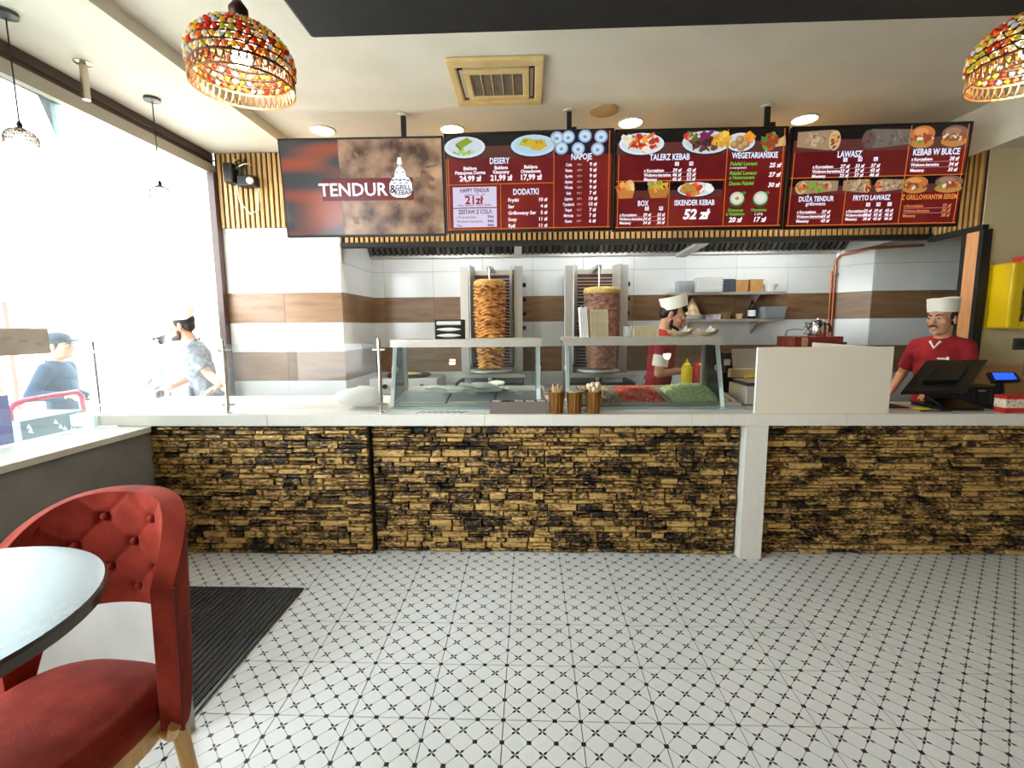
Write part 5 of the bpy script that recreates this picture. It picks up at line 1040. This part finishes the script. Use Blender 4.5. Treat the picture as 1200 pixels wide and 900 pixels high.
def person(label, loc, rz, H, hands, head_yaw=0, head_pitch=0, lean=0, shirt=POLO, pants=PANTS, cap=None, hair=HAIR, beard=None, moustache=False, sleeve=.55, vox=.0065, cap_tilt=0, extras=None, skin=SKIN, long_sleeve=False, name='person', cuff=None):
    k = H/1.75; t = thing(name, label, 'person', loc, rz); inv = chain(t).inverted()
    Lm = Matrix.Translation((0, 0, .93*k)) @ Matrix.Rotation(lean, 4, 'X') @ Matrix.Translation((0, 0, -.93*k))   # lean forwards = towards -y
    U = lambda x, y, z: Lm @ Vector((x*k, y*k, z*k))
    sh = {-1: U(-.158, .005, 1.395), 1: U(.158, .005, 1.395)}
    b, c, tr = B(), B(), B()
    hm = Lm @ Matrix.Translation((0, -.035*k, 1.615*k)) @ Matrix.Rotation(head_yaw, 4, 'Z') @ Matrix.Rotation(head_pitch, 4, 'X') @ Matrix.Scale(k*1.07, 4)
    h3 = hm.to_3x3()
    def hb(bb, p, rx, ry, rz_): bb.ball(hm @ Vector(p), rx, ry, rz_, h3, 18, 12)
    # head and neck
    hb(b, (0, .012, .045), .076, .097, .088); hb(b, (0, -.028, -.022), .063, .070, .092); hb(b, (0, -.068, -.098), .028, .026, .022); hb(b, (0, -.03, -.085), .052, .052, .036); hb(b, (0, -.062, .03), .06, .035, .022)
    capsule(b, hm @ Vector((0, -.094, .016)), hm @ Vector((0, -.115, -.030)), .0095*k, .0145*k, 10); hb(b, (-.012, -.102, -.034), .009, .010, .008); hb(b, (.012, -.102, -.034), .009, .010, .008)
    hb(b, (0, -.094, -.060), .024, .012, .007); hb(b, (0, -.092, -.072), .021, .012, .008)
    for e in (-1, 1): hb(b, (e*.077, .014, -.012), .009, .020, .033); hb(b, (e*.044, -.062, -.018), .022, .022, .022)
    capsule(b, U(0, .015, 1.42), hm @ Vector((0, .02, -.06)), .060*k, .055*k, 18)
    # torso: skin under the cloth
    T = [((0, 0, .94), (.148, .102, .12)), ((0, 0, 1.06), (.138, .098, .14)), ((0, 0, 1.20), (.152, .108, .16)), ((0, .005, 1.32), (.160, .105, .13)), ((0, .012, 1.40), (.135, .075, .07))]
    L3 = Lm.to_3x3()
    for p, r in T: b.ball(U(*p), r[0]*k, r[1]*k, r[2]*k, L3, 18, 12)
    for p, r in T: c.ball(U(*p), (r[0]+.016)*k, (r[1]+.018)*k, (r[2]+.010)*k, L3, 18, 12)
    c.lathe([(.160*k, 0), (.150*k, .22*k)], U(0, 0, .86), 24, 1, .74); c.f.append(tuple(len(c.v)-48+2*i for i in range(24))[::-1])
    for e in (-1, 1):
        capsule(b, U(e*.05, .015, 1.425), sh[e], .045*k, .05*k); capsule(c, U(e*.058, .018, 1.425), sh[e], .058*k, .064*k); capsule(c, U(e*.06, 0, 1.36), sh[e]-Vector((0, 0, .05*k)), .09*k, .062*k)
        w_, d_, n_ = hands[e]; wl = inv @ Vector(w_); d3 = (inv.to_3x3() @ Vector(d_)); n3 = inv.to_3x3() @ Vector(n_)
        el, wr = ik(sh[e], wl, .285*k, .26*k, (e*.40, .5, -.6))
        capsule(b, sh[e], el, .050*k, .038*k); capsule(b, el, wr, .040*k, .026*k); hand(b, wr, d3, n3, -e, k=k)
        if long_sleeve: capsule(c, sh[e], el, .070*k, .058*k); capsule(c, el, el.lerp(wr, .93), .058*k, .044*k, flat1=True)
        else: capsule(c, sh[e], sh[e].lerp(el, sleeve+.2), .063*k, .060*k, flat1=True)
        if cuff: B().cyl(sh[e].lerp(el, sleeve-.1), sh[e].lerp(el, sleeve+.24), .0655*k, .0645*k, 20).build('sleeve_cuff', cuff, t, local=True, smooth=40)
        hp, kn, an = Vector((e*.088*k, 0, .90*k)), Vector((e*.10*k, -.012*k, .49*k)), Vector((e*.105*k, .02*k, .08*k))
        capsule(b, hp, kn, .078*k, .052*k); capsule(b, kn, an, .05*k, .036*k); capsule(b, an+Vector((0, .02*k, -.04*k)), an+Vector((e*.015*k, -.16*k, -.045*k)), .036*k, .03*k)
        capsule(tr, hp, kn, .094*k, .070*k); capsule(tr, kn, an, .068*k, .056*k, flat1=True)
        B().ball(an+Vector((e*.008*k, -.07*k, -.035*k)), .046*k, .14*k, .044*k).build('shoe', BLACK, t, local=True, smooth=60)
        # eye
        ep = hm @ Vector((e*.030, -.0850, .006)); ey = B().ball(ep, .0125*k, nu=12, nv=8).build('eye', M('eye_white', (196, 184, 172), .4), t, local=True, smooth=60); B().ball(hm @ Vector((e*.030, -.0930, .005)), .0072*k, nu=10, nv=6).build('iris', HAIR, ey, local=True, smooth=60)
        B().tube([hm @ Vector((e*x, y, z)) for x, y, z in ((.012, -.101, .026), (.030, -.100, .033), (.050, -.084, .028))], [.0045*k, .005*k, .003*k], 6).build('eyebrow', hair, t, local=True, smooth=60)
    tr.ball((0, 0, .93*k), .160*k, .115*k, .11*k, None, 18, 10)
    soft(b.build('body', skin, t, local=True), vox); soft(c.build('shirt', shirt, t, local=True), max(.009, vox), 8); soft(tr.build('trousers', pants, t, local=True), .014, 6)
    # collar
    B().tube([Lm @ Vector((.078*k*math.cos(a), (.012-.075*math.sin(a))*k, (1.452-.035*math.sin(a))*k)) for a in [PI*(-.5)+2*PI*i/24 for i in range(25)]][3:22], .013*k, 8).build('collar', shirt, t, local=True, smooth=60)
    # hair
    hr = B(); hb(hr, (0, .022, .050), .080, .096, .090); hb(hr, (0, .062, -.005), .066, .046, .056); hb(hr, (0, -.055, .072), .055, .042, .030)
    for e in (-1, 1): hb(hr, (e*.070, -.006, .022), .008, .018, .034)
    soft(hr.build('hair', hair, t, local=True), .008, 4)
    if beard:
        br = B(); hb(br, (0, -.070, -.100), .031, .028, .022); hb(br, (0, -.032, -.088), .055, .050, .034)
        for e in (-1, 1): hb(br, (e*.058, -.014, -.062), .006, .016, .034)
        capsule(br, hm @ Vector((-.024, -.094, -.056)), hm @ Vector((.024, -.094, -.056)), .006*k, None, 8); soft(br.build('beard', beard, t, local=True), .006, 3)
    if moustache: B().tube([hm @ Vector(q) for q in ((-.030, -.094, -.058), (-.014, -.107, -.050), (0, -.110, -.049), (.014, -.107, -.050), (.030, -.094, -.058))], [.003, .0065, .006, .0065, .003], 8).build('moustache', hair, t, local=True, smooth=60)
    if cap == 'side':      # paper side cap: upright band with a lower cuff and a sunken crown
        cm = hm @ Matrix.Translation((0, .008, .062)) @ Matrix.Rotation(cap_tilt, 4, 'X'); n = 40
        def ring(rx, ry, z): return [cm @ Vector((rx*math.cos(2*PI*i/n), ry*math.sin(2*PI*i/n)*(1+.05*math.cos(4*PI*i/n)), z+.010*abs(math.sin(2*PI*i/n))**2)) for i in range(n)]
        rs = [ring(.083, .106, -.012), ring(.090, .116, .085), ring(.084, .109, .086), ring(.05, .07, .066)]; cb = B(); vs = [p for q in rs for p in q]
        cb.add(vs, [(q*n+i, q*n+(i+1) % n, (q+1)*n+(i+1) % n, (q+1)*n+i) for q in range(3) for i in range(n)]+[tuple(range(3*n, 4*n))]); co_ = cb.build('cap', CAPM, t, local=True, smooth=50)
        r2 = [ring(.0845, .1075, -.013), ring(.0895, .114, .05)]; B().add([p for q in r2 for p in q], [(i, (i+1) % n, n+(i+1) % n, n+i) for i in range(n)]).build('cap_cuff', CAPM, co_, local=True, smooth=50)
    elif cap: 
        cb = B(); hb(cb, (0, .008, .066), .086, .105, .072); hb(cb, (0, -.115, .055), .062, .06, .008); soft(cb.build('cap', cap, t, local=True), .008, 4)
    if extras: extras(t, U, hm, k)
    return t
PZ = .10     # working floor
def logo(t, U, hm, k):
    p = U(.075, -.132, 1.305); B().box(p.x-.045, p.x+.012, p.y-.004, p.y+.004, p.z-.006, p.z+.006).box(p.x+.014, p.x+.03, p.y-.004, p.y+.004, p.z-.012, p.z+.016).build('chest_logo', WHITE_P, t, local=True)
    B().tube([U(-.035, -.105, 1.44), U(0, -.122, 1.385), U(.035, -.105, 1.44)], .010, 6).build('undershirt', WHITE_P, t, local=True, smooth=60)
# cook behind the salad pans, turned to the right and looking down
c = at(779, 395, Y=4.42); hw = at(812, 440, Y=4.34)
person('person in red polo and white paper cap bending over the salad pans', (c.x-.05, 4.46, PZ), math.radians(74), 1.83,
       {-1: ((hw.x-.08, 4.39, 1.27), (.9, -.1, -.3), (.1, -.2, 1)), 1: ((c.x+.22, 4.60, 1.24), (.9, .2, -.3), (0, 0, 1))}, head_yaw=.0, head_pitch=.26, lean=.12, cap='side', cap_tilt=-.60, beard=HAIR, cuff=WHITE_P)
c = at(1096, 430, Y=4.06)
person('person in red polo with a chest logo and white paper cap standing behind the till', (c.x+.03, 4.06, PZ-.1+.06), math.radians(-60), 1.80,
       {-1: ((c.x-.24, 4.2, 1.10), (-.8, -.2, -.3), (0, -.2, 1)), 1: ((c.x-.12, 3.90, 1.16), (-.8, -.3, -.4), (0, -.3, 1))}, head_yaw=-.12, head_pitch=.03, cap='side', cap_tilt=.04, moustache=True, hair=M('brown_hair', (46, 32, 24), .6), extras=logo)
TEE = M('grey_print_tee', (150, 156, 162), .85, c2=(96, 104, 114), scale=26, detail=6)
c = at(240, 430, Y=4.42)
def apron(t, U, hm, k):
    B().grid(lambda u, v: Vector(((u-.5)*.36*k*(1-.25*v), -.155*k+.05*abs(2*u-1)**2*k, (.55+.5*v)*k)), 10, 8).build('apron', M('dark_apron', (70, 72, 84), .85), t, local=True, smooth=60)
person('person in grey printed tee and white cap kneading dough at the window end', (c.x, 4.44, PZ-.04), math.radians(-68), 1.82,
       {-1: (tuple(at(200, 454, Y=4.16)), (-.95, -.2, -.1), (0, -.1, 1)), 1: (tuple(at(258, 452, Y=4.10)), (-.75, -.55, -.35), (0, -.2, 1))}, head_yaw=-.08, head_pitch=-.05, lean=.20, shirt=TEE, cap='side', cap_tilt=-.12, beard=M('short_stubble', (70, 52, 44), .7), extras=apron)
NAVY = M('navy_jacket', (44, 60, 84), .8, c2=(34, 48, 70), scale=7)
c = at(62, 430, Y=4.45)
person('person in dark navy jacket and dark cap waiting outside the window', (c.x, 4.5, -.04), math.radians(105), 1.70,
       {-1: ((c.x+.20, 4.36, 1.06), (.9, -.1, -.1), (0, 0, 1)), 1: ((c.x+.16, 4.65, 1.0), (.9, .1, -.2), (0, 0, 1))}, shirt=NAVY, cap=M('dark_cap', (40, 48, 58), .8), long_sleeve=True, vox=.009)
c = at(186, 400, Y=6.6)
person('person in pale grey hood and jacket farther out on the street', (c.x, 6.6, -.04), math.radians(-60), 1.70,
       {-1: ((c.x-.2, 6.45, .85), (0, 0, -1), (-1, 0, 0)), 1: ((c.x+.2, 6.4, .85), (0, 0, -1), (1, 0, 0))}, shirt=M('grey_jacket', (120, 126, 134), .85), cap=M('grey_hood', (120, 128, 138), .85), long_sleeve=True, vox=.010)

# ------------------------------------------------------------------ outside the window
struct('ground_pavement', box(-40, XFAC-.15, -30, 40, -.3, -.04), M('pale_pavement', (206, 202, 194), .8, c2=(190, 186, 178), scale=1.2), 'pale street pavement outside the window', 'pavement')
def house(lab, x, y0, y1, h, col, nw, seed):
    t = thing('street_building', lab, 'building', (x, (y0+y1)/2, -.04)); B().box(x-4, x, y0, y1, -.04, h).build('wall', M('render_%d_%d' % (col[0], col[2]), col, .85), t); B().box(x-4.2, x+.25, y0-.1, y1+.1, h, h+.3).build('cornice', WHITE_P, t)
    GL = M('street_glass', (96, 108, 118), .2)
    for i in range(nw):
        for j in range(int(h/3)):
            yy = y0+(i+.5)*(y1-y0)/nw; w_ = B().box(x, x+.06, yy-.6, yy+.6, 1+3*j, 2.7+3*j).build('window', GL, t); B().box(x+.06, x+.1, yy-.03, yy+.03, 1+3*j, 2.7+3*j).build('glazing_bar', WHITE_P, w_)
house('white rendered building across the street', -17, -4, 9, 11, (236, 232, 224), 5, 1); house('cream building across the street with rows of windows', -19, 9.6, 24, 9, (232, 222, 204), 5, 2)
NOTE = M('beige_notice', (206, 196, 186), .8, c2=(190, 180, 170), scale=4)
q0, q1 = at(-8, 385, X=XFAC-.045), at(60, 414, X=XFAC-.045); t = thing('paper_notice', 'beige paper notice taped to the window pane', 'notice', (XFAC-.045, (q0.y+q1.y)/2, q1.z))
B().box(XFAC-.052, XFAC-.047, q0.y, q1.y, q1.z, q0.z).build('sheet', NOTE, t)
for i, f in enumerate((.22, .5, .8)): yy = q0.y+(q1.y-q0.y)*f; B().box(XFAC-.047, XFAC-.046, yy-.03, yy+.03, q0.z-.07-.02*i, q0.z-.05-.02*i).build('printed_line', M('faded_print', (186, 176, 164), .8), t)
RX = -3.75
t = thing('red_barrier', 'bent red tube barrier outside the window', 'barrier', (RX, 3.9, -.04)); pts = [at(12, 520, X=RX), at(11, 482, X=RX), at(16, 474, X=RX), at(26, 470, X=RX), at(60, 464, X=RX), at(90, 459, X=RX)]
pts[0].z = -.03; B().tube(pts+[pts[-1]+Vector((0, .04, -.05)), pts[-1]+Vector((0, .05, -1.0))], .020, 10).build('tube', M('red_paint', (196, 24, 60), .4), t, smooth=60)
cx_ = -3.65; q0, q1 = at(24, 500, X=cx_), at(98, 480, X=cx_); t = thing('street_crate', 'grey crate with white printed marks outside by the barrier', 'crate', (cx_, (q0.y+q1.y)/2, -.04)); CR = M('grey_crate', (120, 132, 138), .6)
B().box(cx_-.35, cx_, q0.y, q1.y, .5, q1.z).build('box', CR, t)
for sy in (q0.y+.03, q1.y-.03):
    for sx_ in (cx_-.32, cx_-.03): B().box(sx_-.02, sx_+.02, sy-.02, sy+.02, -.04, .5).build('leg', CR, t)
r = random.Random(5)
for i in range(9): yy = q0.y+.03+(q1.y-q0.y-.06)*r.random(); zz_ = q1.z-r.uniform(.03, .16); B().prism([(cx_+.001, yy, zz_), (cx_+.001, yy+.04, zz_-.015), (cx_+.001, yy+.02, zz_+.03)], (.003, 0, 0)).build('printed_mark', WHITE_P, t)
q = at(1, 480, X=-3.5); tag(B().box(-3.54, -3.46, q.y-.12, q.y+.02, -.04, at(1, 463, X=-3.5).z).build('blue_post', M('violet_post', (56, 40, 120), .5)), 'dark violet post outside beside the red barrier', 'post')
t = thing('street_stall', 'red framed yellow street stall far outside the window', 'stall', (-11, 8.2, -.04)); q0, q1 = at(-14, 342, X=-11), at(10, 354, X=-11)
B().box(-11.1, -11, q0.y, q1.y, q1.z, q0.z).build('yellow_board', M('sign_yellow', (250, 200, 60), .5), t)
for yy in (q0.y, q1.y-.06): B().box(-11.08, -10.98, yy, yy+.08, -.04, q1.z).build('red_post', M('sign_red', (220, 70, 60), .5), t)
